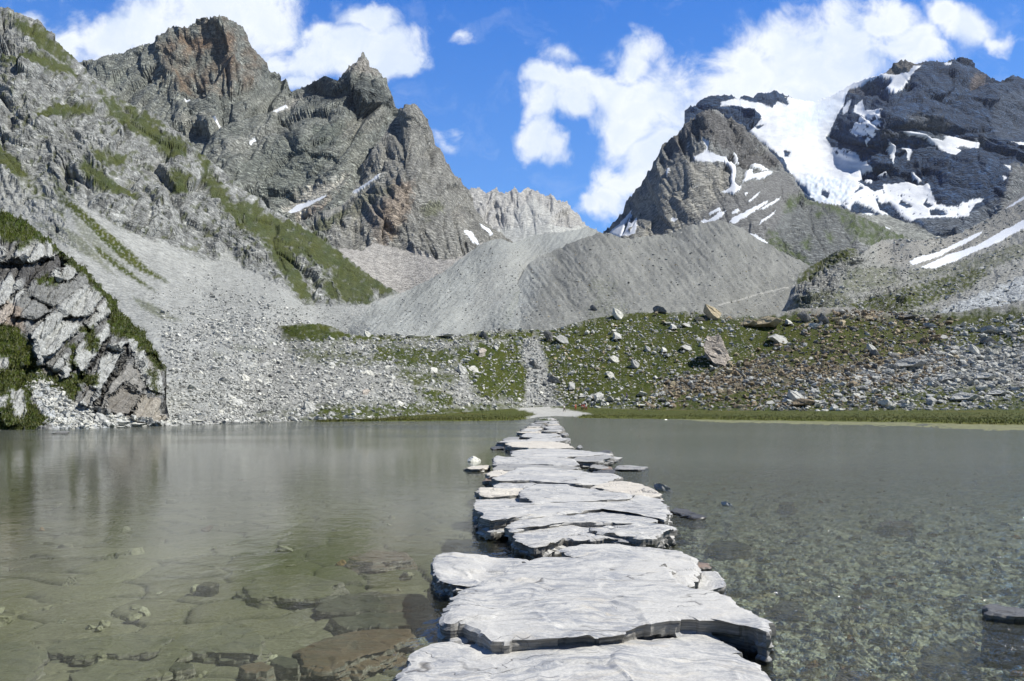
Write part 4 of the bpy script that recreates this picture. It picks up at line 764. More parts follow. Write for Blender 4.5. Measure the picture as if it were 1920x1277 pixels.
    m2 = t.new('ShaderNodeMixShader'); t.l.new(fr.outputs[0], m2.inputs[0]); t.l.new(m1.outputs[0], m2.inputs[1]); t.l.new(gl.outputs[0], m2.inputs[2])
    o = t.new('ShaderNodeOutputMaterial'); t.l.new(m2.outputs[0], o.inputs['Surface'])
    w_ = mesh_obj('lake_water', [(-420,-25,0),(420,-25,0),(420,330,0),(-420,330,0)], [(0,1,2,3)], m); tag(w_, kind='structure')
build_lake()

# ------------------------------------------------------------------ stone slabs
def slab_mat(name, light, blue, cream, wet=True):
    m = bpy.data.materials.new(name); m.use_nodes = True; t = NT(m.node_tree); t.n.clear()
    g = t.new('ShaderNodeNewGeometry'); P = g.outputs['Position']; s = t.new('ShaderNodeSeparateXYZ'); t.l.new(P, s.inputs[0])
    nn = t.new('ShaderNodeSeparateXYZ'); t.l.new(g.outputs['True Normal'], nn.inputs[0])
    wp = t.new('ShaderNodeTexNoise'); t.put(wp.inputs['Vector'], P); wp.inputs['Scale'].default_value = 1.3; wp.inputs['Detail'].default_value = 4
    pw = t.vmath('ADD', P, t.vmath('SCALE', t.vmath('SUBTRACT', wp.outputs['Color'], (.5, .5, .5)), 1.1))
    rot = t.new('ShaderNodeMapping'); t.put(rot.inputs[0], pw); rot.inputs['Rotation'].default_value = (0, 0, 0.5); rot.inputs['Scale'].default_value = (0.9, 5.0, 3.0)
    band = t.mr(t.noise(rot.outputs[0], 2.6, 9, 0.74), 0.44, 0.58)
    big = t.mr(t.noise(P, 1.1, 3, 0.5, 0.6), 0.34, 0.52)
    col = t.mix(t.math('MULTIPLY', t.math('MULTIPLY', band, big), 0.85), c4(light), c4(blue))
    crm = t.mr(t.noise(rot.outputs[0], 1.1, 5, 0.7), 0.56, 0.72); col = t.mix(t.math('MULTIPLY', crm, 0.7), col, c4(cream))
    grain = t.noise(P, 55, 6, 0.75); col = t.vmath('SCALE', col, t.mr(grain, 0.25, 0.75, 0.68, 1.2))
    # thin cracks along the foliation
    rc = t.new('ShaderNodeMapping'); t.put(rc.inputs[0], pw); rc.inputs['Rotation'].default_value = (0, 0, 0.28); rc.inputs['Scale'].default_value = (0.7, 5.5, 1.0)
    v = t.new('ShaderNodeTexVoronoi', feature='DISTANCE_TO_EDGE'); t.put(v.inputs['Vector'], rc.outputs[0]); v.inputs['Scale'].default_value = 0.9
    ck = t.math('MULTIPLY', t.mr(v.outputs[0], 0.0, 0.016, 1, 0), t.mr(t.noise(P, 2.2, 2, 0.5), 0.48, 0.56))
    col = t.mix(t.math('MULTIPLY', ck, 0.8), col, (.07, .065, .06, 1))
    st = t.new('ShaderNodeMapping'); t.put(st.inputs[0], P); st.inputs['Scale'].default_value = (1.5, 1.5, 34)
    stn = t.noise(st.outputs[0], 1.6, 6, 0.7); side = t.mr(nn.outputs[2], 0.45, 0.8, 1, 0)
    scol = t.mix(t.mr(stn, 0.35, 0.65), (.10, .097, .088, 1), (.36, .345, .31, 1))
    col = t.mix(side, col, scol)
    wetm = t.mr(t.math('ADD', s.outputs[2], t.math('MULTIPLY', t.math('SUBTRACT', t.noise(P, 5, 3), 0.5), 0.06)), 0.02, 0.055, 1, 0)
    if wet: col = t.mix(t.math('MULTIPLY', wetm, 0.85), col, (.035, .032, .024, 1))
    bs = t.new('ShaderNodeBsdfPrincipled'); t.l.new(col, bs.inputs['Base Color']); bs.inputs['Specular IOR Level'].default_value = 0.3
    t.l.new(t.mr(wetm, 0, 1, 0.72, 0.2 if wet else 0.6), bs.inputs['Roughness'])
    b = t.new('ShaderNodeBump'); b.inputs['Strength'].default_value = 0.55; b.inputs['Distance'].default_value = 0.012
    hh = t.math('ADD', t.noise(P, 14, 8, 0.7), t.math('ADD', t.math('MULTIPLY', ck, -0.8), t.math('MULTIPLY', t.noise(rot.outputs[0], 6, 5, 0.6), 0.35)))
    t.l.new(hh, b.inputs['Height']); t.l.new(b.outputs[0], bs.inputs['Normal'])
    o = t.new('ShaderNodeOutputMaterial'); t.l.new(bs.outputs[0], o.inputs['Surface'])
    return m
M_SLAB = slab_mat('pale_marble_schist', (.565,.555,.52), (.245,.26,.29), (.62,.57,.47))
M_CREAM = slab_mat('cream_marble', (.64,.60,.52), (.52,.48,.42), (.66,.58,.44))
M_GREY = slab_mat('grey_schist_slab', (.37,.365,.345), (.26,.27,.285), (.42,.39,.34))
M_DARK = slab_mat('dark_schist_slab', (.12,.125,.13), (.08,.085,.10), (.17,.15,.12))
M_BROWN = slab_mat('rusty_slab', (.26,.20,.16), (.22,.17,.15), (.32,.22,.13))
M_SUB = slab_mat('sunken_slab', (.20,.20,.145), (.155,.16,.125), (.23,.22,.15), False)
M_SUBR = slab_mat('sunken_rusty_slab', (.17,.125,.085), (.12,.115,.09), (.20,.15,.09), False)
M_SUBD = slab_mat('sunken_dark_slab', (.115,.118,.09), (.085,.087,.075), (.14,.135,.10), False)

def make_slab(name, outline, zt, zb, mat, seed, tilt=(0, 0), rough=1.0, under=0.05, hump=0.0):
    """flagstone: traced outline on its own level, layered broken edge, undercut towards the water"""
    px = np.array(outline, float); W2 = on_plane(px[:, 0], px[:, 1], zt)
    q = np.roll(W2, -1, 0); seg = np.hypot(*(q-W2).T); per = seg.sum()
    pxlen = np.hypot(*(np.roll(px, -1, 0)-px).T).sum()
    N = int(np.clip(pxlen/2.6, 48, 620)); t = np.linspace(0, per, N, endpoint=False); cs = np.r_[0, np.cumsum(seg)]
    cl = np.vstack([W2, W2[:1]]); ox = np.interp(t, cs, cl[:, 0]); oy = np.interp(t, cs, cl[:, 1])
    for _ in range(max(1, N//90)): ox = (np.roll(ox, 1)+2*ox+np.roll(ox, -1))/4; oy = (np.roll(oy, 1)+2*oy+np.roll(oy, -1))/4
    size = math.sqrt(np.ptp(ox)*np.ptp(oy))+1e-6
    tx = np.roll(ox, -1)-np.roll(ox, 1); ty = np.roll(oy, -1)-np.roll(oy, 1); ln = np.hypot(tx, ty)+1e-9; nx, ny = ty/ln, -tx/ln
    area = 0.5*np.sum(ox*np.roll(oy, -1)-np.roll(ox, -1)*oy)
    if area < 0: nx, ny = -nx, -ny
    def edge(k, sc):  # noise round the rim
        return fbm(ox/sc+k*0.37, oy/sc*1.4+k*1.7, 4, seed, 0.6)
    e0 = edge(0, 0.16*size+0.03)*0.016*size*rough+facet(ox/(0.09*size+.02), oy/(0.07*size+.02), seed)[0]*0.015*size*rough
    ox, oy = ox+nx*e0, oy+ny*e0
    cx, cy = ox.mean(), oy.mean()
    K = int(np.clip(N/6, 8, 90)); rr = np.linspace(0, 1, K)**0.8
    X = cx+(ox[None]-cx)*rr[:, None]; Y = cy+(oy[None]-cy)*rr[:, None]
    def top(X, Y, r):
        f, e, _ = facet(X/(0.30*size)+fbm(X*3, Y*3, 2, seed)*.3, Y/(0.22*size)+fbm(X*3, Y*3, 2, seed+4)*.3, seed+3)
        z = zt+tilt[0]*(X-cx)+tilt[1]*(Y-cy)+fbm(X/(0.45*size), Y/(0.3*size), 5, seed, 0.55)*0.028*min(size, 1.2)*rough+f*np.clip(e*7, 0, 1)*0.02*min(size, 1)*rough
        return z+hump*(1-r**2)-0.008*sstep(0.95, 1, r)*min(size, 1)
    rings = [np.stack([X, Y, top(X, Y, rr[:, None]*np.ones_like(X))], -1)]
    zt_rim = rings[0][-1, :, 2]; thick = zt-zb
    M = int(np.clip(thick*F/np.median(oy)/2.2, 5, 26)); side = []
    for k in range(1, M+1):
        u = k/M; z = zt_rim*(1-u)+zb*u
        layer = np.floor(u*5+edge(2, 0.5*size)*0.8)
        d = (edge(layer.mean()+k*0.02, 0.12*size+0.02)*0.035+gnoise(layer*7.3+ox*3/size, oy*3/size+layer, seed+9)*0.10)*min(size, 1)*rough-under*u*min(size*1.3, 1.2)+0.006
        lf = int(u*6); d = d+facet(ox/(.11*size+.02)+lf*5.13, oy/(.08*size+.02)+lf*3.71, seed+lf)[0]*0.034*min(size, 1)*rough*(1 if k < M else 0)
        side.append(np.stack([ox+nx*d, oy+ny*d, z], -1))
    V = np.concatenate([rings[0], np.array(side)], 0); nr = len(V)
    i = np.arange(nr*N).reshape(nr, N); j = np.roll(i, -1, 1)
    Fc = np.stack([i[:-1], j[:-1], j[1:], i[1:]], -1).reshape(-1, 4)
    o = mesh_obj(name, V.reshape(-1, 3), Fc, mat, None, False)
    return o
STONES = [
 # outline (photo pixels on the stone's own level), top height, material, category-label
 ([(738,1290),(752,1262),(765,1248),(768,1232),(790,1214),(830,1203),(870,1200),(910,1200),(960,1196),(1040,1199),(1100,1197),(1180,1194),(1230,1191),(1262,1190),(1300,1186),(1335,1188),(1355,1196),(1385,1217),(1410,1236),(1432,1262),(1443,1300),(1450,1360),(1410,1450),(1250,1540),(1000,1545),(820,1500),(742,1420),(722,1340)], 0.115, M_SLAB, 'nearest and largest stepping slab, white with blue grey swirls, cut by the bottom edge', {}),
 ([(832,1160),(836,1150),(858,1128),(870,1110),(888,1098),(905,1086),(940,1073),(962,1060),(985,1049),(1020,1042),(1060,1040),(1110,1042),(1180,1045),(1230,1052),(1258,1066),(1272,1094),(1300,1105),(1345,1108),(1372,1120),(1388,1140),(1415,1152),(1436,1166),(1445,1178),(1440,1188),(1400,1170),(1350,1163),(1280,1163),(1220,1168),(1170,1182),(1100,1190),(1000,1196),(918,1196),(912,1182),(888,1170),(860,1160),(845,1165)], 0.215, M_SLAB, 'second broad white stepping slab, with grey front face and a damp stain', {}),
 ([(1058,1041),(1048,1031),(1075,1024),(1150,1022),(1220,1025),(1270,1031),(1296,1043),(1308,1062),(1300,1078),(1285,1098),(1250,1104),(1180,1070),(1110,1052)], 0.185, M_SLAB, 'whitish slab joined to the back right of the second stepping slab', {}),
 ([(812,1052),(815,1042),(835,1038),(900,1041),(960,1046),(1003,1050),(1010,1062),(980,1078),(940,1090),(900,1093),(850,1095),(825,1086),(813,1072)], 0.155, M_SLAB, 'white oblong block jutting out to the left of the second stepping slab', {}),
 ([(1292,1082),(1308,1070),(1340,1069),(1355,1084),(1358,1100),(1330,1106),(1295,1102)], 0.075, M_SLAB, 'small rounded white stone at the right side of the second stepping slab', {}),
 ([(1290,1058),(1310,1053),(1328,1056),(1332,1062),(1300,1066)], 0.050, M_BROWN, 'thin rusty stone sliver beside the whitish slab', {}),
 ([(832,1182),(825,1170),(836,1158),(870,1165),(905,1180),(912,1196),(870,1200),(845,1202)], 0.105, M_SLAB, 'broken layered stone with black gaps wedged left between the two largest slabs', {}),
 ([(962,1006),(968,996),(1000,988),(1050,985),(1110,988),(1170,1000),(1200,1006),(1180,1012),(1120,1010),(1080,1012),(1060,1008),(1030,1022),(1000,1024),(972,1016)], 0.165, M_SLAB, 'long pale slab with a chipped grey front, first stone beyond the second slab', {}),
 ([(1102,989),(1150,984),(1220,981),(1258,984),(1262,992),(1240,1000),(1200,1006),(1160,1002),(1120,996)], 0.215, M_SLAB, 'pale slab with a black broken right end, right of the chipped long slab', {}),
 ([(946,985),(968,973),(1050,968),(1150,958),(1190,955),(1218,960),(1238,974),(1220,981),(1150,980),(1050,978),(1000,984),(962,992)], 0.215, M_SLAB, 'narrow slab with a mottled tan front edge, behind the chipped long slab', {}),
 ([(887,944),(892,936),(920,939),(950,945),(1000,944),(1060,940),(1150,931),(1200,926),(1235,932),(1248,945),(1256,960),(1246,972),(1210,956),(1180,952),(1120,956),(1060,961),(1000,967),(960,972),(920,980),(904,972),(908,962),(890,955)], 0.245, M_SLAB, 'longest slab of the middle group with a rounded right end', {}),
 ([(982,915),(1010,905),(1060,908),(1130,920),(1190,928),(1180,936),(1100,940),(1040,942),(1000,944),(988,932),(972,922)], 0.255, M_SLAB, 'smooth pale slab beside a black cleft, between the longest slab and the ragged one', {}),
 ([(897,922),(900,914),(950,917),(985,915),(992,922),(960,929),(915,930),(900,928)], 0.205, M_CREAM, 'cream coloured oblong stone sticking out to the left of the black cleft', {}),
 ([(915,938),(925,928),(970,930),(985,940),(960,946),(930,944)], 0.145, M_SLAB, 'white stone in front of the cream oblong stone', {}),
 ([(1112,911),(1140,903),(1170,902),(1205,908),(1235,922),(1240,928),(1200,930),(1160,922),(1125,916)], 0.225, M_CREAM, 'yellowish white slab at the right of the middle group', {}),
 ([(1170,914),(1190,909),(1218,912),(1220,917),(1190,919)], 0.070, M_BROWN, 'brown splintered stone near the small grey rock', {}),
 ([(922,897),(945,890),(965,879),(990,874),(1040,876),(1092,880),(1112,888),(1150,887),(1166,893),(1140,902),(1080,906),(1030,903),(975,901),(935,902)], 0.255, M_SLAB, 'bluish white slab with a ragged black underside', {}),
 ([(924,911),(940,904),(990,903),(1012,907),(990,913),(935,918)], 0.215, M_SLAB, 'thin slab lying low at the left under the ragged slab', {}),
 ([(912,888),(928,880),(955,881),(962,887),(940,894),(920,894)], 0.205, M_CREAM, 'small cream stone left of the ragged slab', {}),
 ([(908,900),(915,893),(935,893),(930,903)], 0.145, M_BROWN, 'reddish stone at the left tip of the ragged slab', {}),
 ([(925,862),(930,856),(950,857),(1040,857),(1075,861),(1088,870),(1060,871),(990,868),(930,868)], 0.255, M_SLAB, 'grey white slab with a purplish brown front', {}),
 ([(922,880),(935,871),(960,869),(1050,872),(1088,876),(1070,880),(1000,880),(950,882)], 0.215, M_GREY, 'thin grey slab under the one with a purplish front', {}),
 ([(1072,861),(1090,853),(1140,852),(1152,858),(1120,864),(1085,864)], 0.215, M_GREY, 'overhanging grey slab with a deep black shadow at the right', {}),
 ([(1130,860),(1150,856),(1168,857),(1150,863)], 0.105, M_SLAB, 'white tip stone right of the overhanging slab', {}),
 ([(958,852),(962,845),(1010,841),(1060,842),(1130,848),(1148,850),(1100,854),(1040,856),(965,855)], 0.245, M_SLAB, 'pale slab with dark rubble along its right end', {}),
 ([(1120,848),(1135,843),(1148,846),(1140,851)], 0.165, M_DARK, 'dark rubble stone at the right end of the far pale slab', {}),
 ([(945,832),(960,829),(1010,827),(1062,830),(1076,838),(1050,841),(990,840),(960,838)], 0.245, M_CREAM, 'cream slab lying across the far causeway', {}),
 ([(920,839),(930,836),(946,837),(944,841),(924,842)], 0.045, M_DARK, 'low dark stone left of the cream far slab', {}),
 ([(930,829),(945,825),(985,824),(1000,828),(960,830)], 0.205, M_SLAB, 'thin pale slab behind the left end of the cream far slab', {}),
 ([(942,823),(955,819),(975,820),(970,825),(950,826)], 0.165, M_GREY, 'grey stone on the left side of the far causeway', {}),
 ([(985,825),(1000,820),(1050,820),(1066,824),(1040,828),(1000,828)], 0.225, M_SLAB, 'bluish slab behind the cream far slab', {}),
 ([(1048,825),(1055,820),(1068,821),(1070,826),(1058,828)], 0.165, M_GREY, 'blue grey block at the right of the far causeway', {}),
 ([(975,818),(985,812),(1040,812),(1052,816),(1030,820),(985,820)], 0.225, M_SLAB, 'white far slab between the bluish slab and the distant gravel', {}),
 ([(1050,814),(1056,810),(1064,811),(1066,815),(1058,816)], 0.125, M_GREY, 'small rounded stone right of the white far slab', {}),
 ([(1082,838),(1086,834),(1090,835),(1092,839),(1086,840)], 0.065, M_GREY, 'small lone stone right of the cream far slab', {}),
 # loose rocks in the water
 ([(873,877),(890,873),(915,871),(918,876),(900,879),(880,879)], 0.080, M_CREAM, 'flat white stone lying low at the left, just in front of the white boulder', {}),
 ([(1152,877),(1158,873),(1195,873),(1216,875),(1200,880),(1165,880)], 0.065, M_GREY, 'flat layered stone lying alone right of the causeway', {}),
 ([(1105,876),(1110,871),(1130,872),(1142,876),(1125,879)], 0.105, M_GREY, 'grey angular stone beside the orange lichened one', {}),
 ([(1108,885),(1125,881),(1150,881),(1156,885),(1140,889),(1118,888)], 0.070, M_DARK, 'dark flat wet stone right of the ragged slab', {}),
 ([(1128,880),(1134,875),(1146,875),(1148,880)], 0.085, M_BROWN, 'small orange lichened stone right of the causeway', {}),
 ([(1255,958),(1265,953),(1285,954),(1305,962),(1325,968),(1300,970),(1275,963)], 0.040, M_DARK, 'dark wet rock barely above water right of the middle group', {}),
 ([(1845,1134),(1856,1130),(1880,1137),(1920,1141),(1990,1146),(1990,1160),(1900,1156),(1856,1148)], 0.060, M_DARK, 'dark flat rock breaking the surface at the right edge', {}),
 ([(96,812),(110,809),(130,809),(125,813)], 0.030, M_GREY, 'low grey stone just off the left shore', {}),
 ([(1716,797.5),(1724,796.3),(1740,796.3),(1738,797.8)], 0.030, M_DARK, 'tiny dark stone at the far right shallows', {}),
]
for i, (ol, zt, mt, lab, kw) in enumerate(STONES):
    first = i < 35
    o = make_slab('stepping_stone' if first else 'rock', ol, zt, -0.34 if zt > .045 or first else -0.15, mt, 100+i, tilt=(rng.uniform(-.012, .012), rng.uniform(-.008, .012)), under=0.035 if first else 0.02, rough=1.0)
    tag(o, lab, 'stepping stone' if first else 'rock', 'stepping stones of the causeway' if first else 'loose rocks in the lake')
# far end of the causeway: rows of small slabs shrinking towards the gravel
fr_ = np.random.default_rng(3)
yy = 810.0; k = 0; row = 0
ORD = ['first','second','third','fourth','fifth','sixth','seventh','eighth','ninth','tenth','eleventh','twelfth','thirteenth','fourteenth','fifteenth','sixteenth','seventeenth','eighteenth','nineteenth','twentieth']
FARL = ['left', 'middle', 'right']
while yy > 784.0:
    t_ = (810-yy)/26.0; xl = 968+t_*42+fr_.uniform(-3, 3); xr = 1064-t_*22+fr_.uniform(-3, 3); hgt = 2.4*(yy-HY)/48+0.35
    nst = 2 if t_ < .8 else 1; cut = sorted([xl, xr]+[xl+(xr-xl)*fr_.uniform(.35, .65)]*(nst-1))
    for a_, b_ in zip(cut[:-1], cut[1:]):
        dy = fr_.uniform(-.5, .5); ol = [(a_+1, yy+dy), (a_+(b_-a_)*.3, yy-hgt*.5+dy), (b_-(b_-a_)*.2, yy-hgt*.45+dy), (b_-1, yy+dy+.1), (b_-(b_-a_)*.3, yy+hgt*.45+dy), (a_+(b_-a_)*.2, yy+hgt*.5+dy)]
        o = make_slab('stepping_stone', ol, .22+fr_.uniform(-.04, .05), -.3, [M_SLAB, M_CREAM, M_SLAB, M_GREY][fr_.integers(4)], 300+k)
        side_ = '' if nst == 1 else (' left' if a_ == cut[0] else ' right')
        tag(o, '%s%s stone of the small distant rows, counted away from the white far slab' % (ORD[min(row, 19)], side_), 'stepping stone', 'distant stepping stones near the gravel'); k += 1
    row += 1; yy -= hgt*0.95
# sunken slabs seen through the water
SUNK = [([(345,1218),(400,1190),(430,1172),(470,1178),(492,1192),(487,1228),(440,1225)], M_SUB, 'pale diamond shaped flagstone under water left of the nearest slab'),
 ([(558,1215),(600,1200),(640,1188),(700,1178),(770,1180),(775,1195),(720,1218),(660,1238),(610,1248),(570,1244)], M_SUBR, 'rust red sunken slab left of the nearest stepping slab'),
 ([(598,1122),(640,1112),(700,1110),(790,1112),(805,1122),(740,1138),(650,1142),(605,1138)], M_SUBD, 'dark sunken slab below the white oblong block'),
 ([(622,1160),(690,1148),(770,1150),(835,1158),(780,1170),(700,1172),(640,1172)], M_SUBD, 'second dark sunken slab, in front of the first'),
 ([(458,1102),(500,1118),(600,1116),(640,1090),(560,1075),(480,1082)], M_SUB, 'long pale sunken slab in the left shallows'),
 ([(280,1250),(300,1215),(350,1190),(440,1165),(455,1172),(380,1205),(330,1230),(310,1262)], M_SUB, 'sunken slab with a long dark edge, left of the diamond one'),
 ([(-40,1290),(-30,1210),(30,1200),(72,1215),(75,1245),(40,1285)], M_SUB, 'broad sunken slab in the bottom left corner'),
 ([(85,1215),(130,1198),(260,1185),(330,1195),(280,1222),(150,1228),(95,1222)], M_SUB, 'flat sunken slab near the bottom left corner'),
 ([(130,1262),(200,1238),(290,1240),(300,1262),(240,1285),(140,1290)], M_SUB, 'olive sunken slab at the bottom edge, left of the rusty slab'),
 ([(312,1248),(330,1240),(362,1244),(360,1252),(330,1258)], M_SUBD, 'small grey sunken stone near the diamond flagstone'),
 ([(370,1098),(385,1090),(410,1092),(395,1100)], M_CREAM, 'small white sunken stone in the left shallows'),
 ([(450,1248),(490,1240),(512,1250),(500,1258),(460,1258)], M_SUBR, 'small tan sunken stone at the bottom left'),
 ([(505,1240),(525,1228),(556,1236),(560,1250),(530,1248)], M_SUBD, 'bluish dark sunken stone beside the rusty slab'),
 ([(650,1045),(700,1030),(760,1035),(770,1046),(700,1056)], M_SUBR, 'faint reddish sunken slab left of the white oblong block'),
 ([(1330,1022),(1340,1012),(1400,1018),(1410,1028),(1350,1032)], M_SUBD, 'purplish dark sunken slab right of the chipped long slab'),
 ([(1735,1240),(1745,1200),(1790,1215),(1800,1240),(1840,1255),(1780,1250)], M_SUBD, 'dark sunken rock in the bottom right water'),
 ([(1450,1140),(1465,1122),(1500,1132),(1510,1145),(1470,1148)], M_SUBD, 'dark sunken stone right of the second slab'),
 ([(1565,1275),(1575,1255),(1620,1258),(1650,1272),(1620,1290)], M_SUBR, 'orange tinted sunken stone at the bottom right'),
 ([(1650,982),(1660,975),(1705,976),(1708,984),(1670,987)], M_SUBR, 'yellowish sunken stone in the right shallows'),
 ([(1460,945),(1470,940),(1490,942),(1485,948)], M_SUBR, 'small yellowish sunken stone right of the causeway')]
for i, (ol, mt, lab) in enumerate(SUNK):
    o = make_slab('sunken_slab', ol, -0.235, -0.5, mt, 400+i, rough=0.9, under=-.10); tag(o, lab, 'sunken slab', 'slabs lying under the water')
# ------------------------------------------------------------------ boulders
def ico(sub):
    bm = bmesh.new(); bmesh.ops.create_icosphere(bm, subdivisions=sub, radius=1.0)
    V = np.array([v.co[:] for v in bm.verts]); Fc = np.array([[v.index for v in f.verts] for f in bm.faces]); bm.free()
    return V, Fc
ICO = {s: ico(s) for s in (1, 2, 3, 4)}
def rock_shape(seed, sub, flat=0.7, cuts=14):
    r = np.random.default_rng(seed); V, Fc = ICO[sub]; V = V.copy()
    for _ in range(cuts):
        n = r.normal(size=3); n /= np.linalg.norm(n); d = r.uniform(0.26, 0.62)
        V -= np.maximum(V@n-d, 0)[:, None]*n
    V *= np.array([r.uniform(.85, 1.2), r.uniform(.75, 1.05), flat*r.uniform(.8, 1.15)])
    if sub >= 3:
        n = V/np.linalg.norm(V, axis=1, keepdims=True)
        V += n*(0.05*fbm(V[:, 0]*2.4+V[:, 2]*1.9+seed, V[:, 1]*2.4-V[:, 2]*1.3, 4, seed)+0.045*facet(V[:, 0]*2.8+V[:, 2]*1.7, V[:, 1]*2.2+V[:, 2]*2.5, seed)[0])[:, None]
    return V/np.abs(V[:, 0]).max(), Fc
M_ROCK = ground_mat('boulder_rock', 0.16, 0.22, 0.9, speck=0.12)
TONES = {'pale grey': (.52,.51,.49), 'grey': (.40,.395,.385), 'tan': (.45,.375,.26), 'dark grey': (.22,.215,.21), 'brown': (.28,.22,.155), 'white': (.64,.62,.57), 'pinkish grey': (.48,.42,.375)}
PROT = {}
def proto(tone, k, sub):
    key = (tone, k, sub)
    if key not in PROT:
        V, Fc = rock_shape(50+k*7, sub, [0.62, .8, .5, .7, .95, .42][k % 6])
        c = basecol(V[:, 0]*9+V[:, 2]*7, V[:, 1]*9, np.array(TONES[tone])*.85, np.array(TONES[tone])*1.15, 6, k)
        PROT[key] = mesh_obj('boulder_shape', V, Fc, M_ROCK, c, False, link=False)
    return PROT[key]
def surf_at(L, px, py):
    i = np.argmin((L['x']-px)**2+(L['y']-py)**2); return L['P'].reshape(-1, 3)[i], L['D'].reshape(-1)[i], L['N'].reshape(-1, 3)[i]
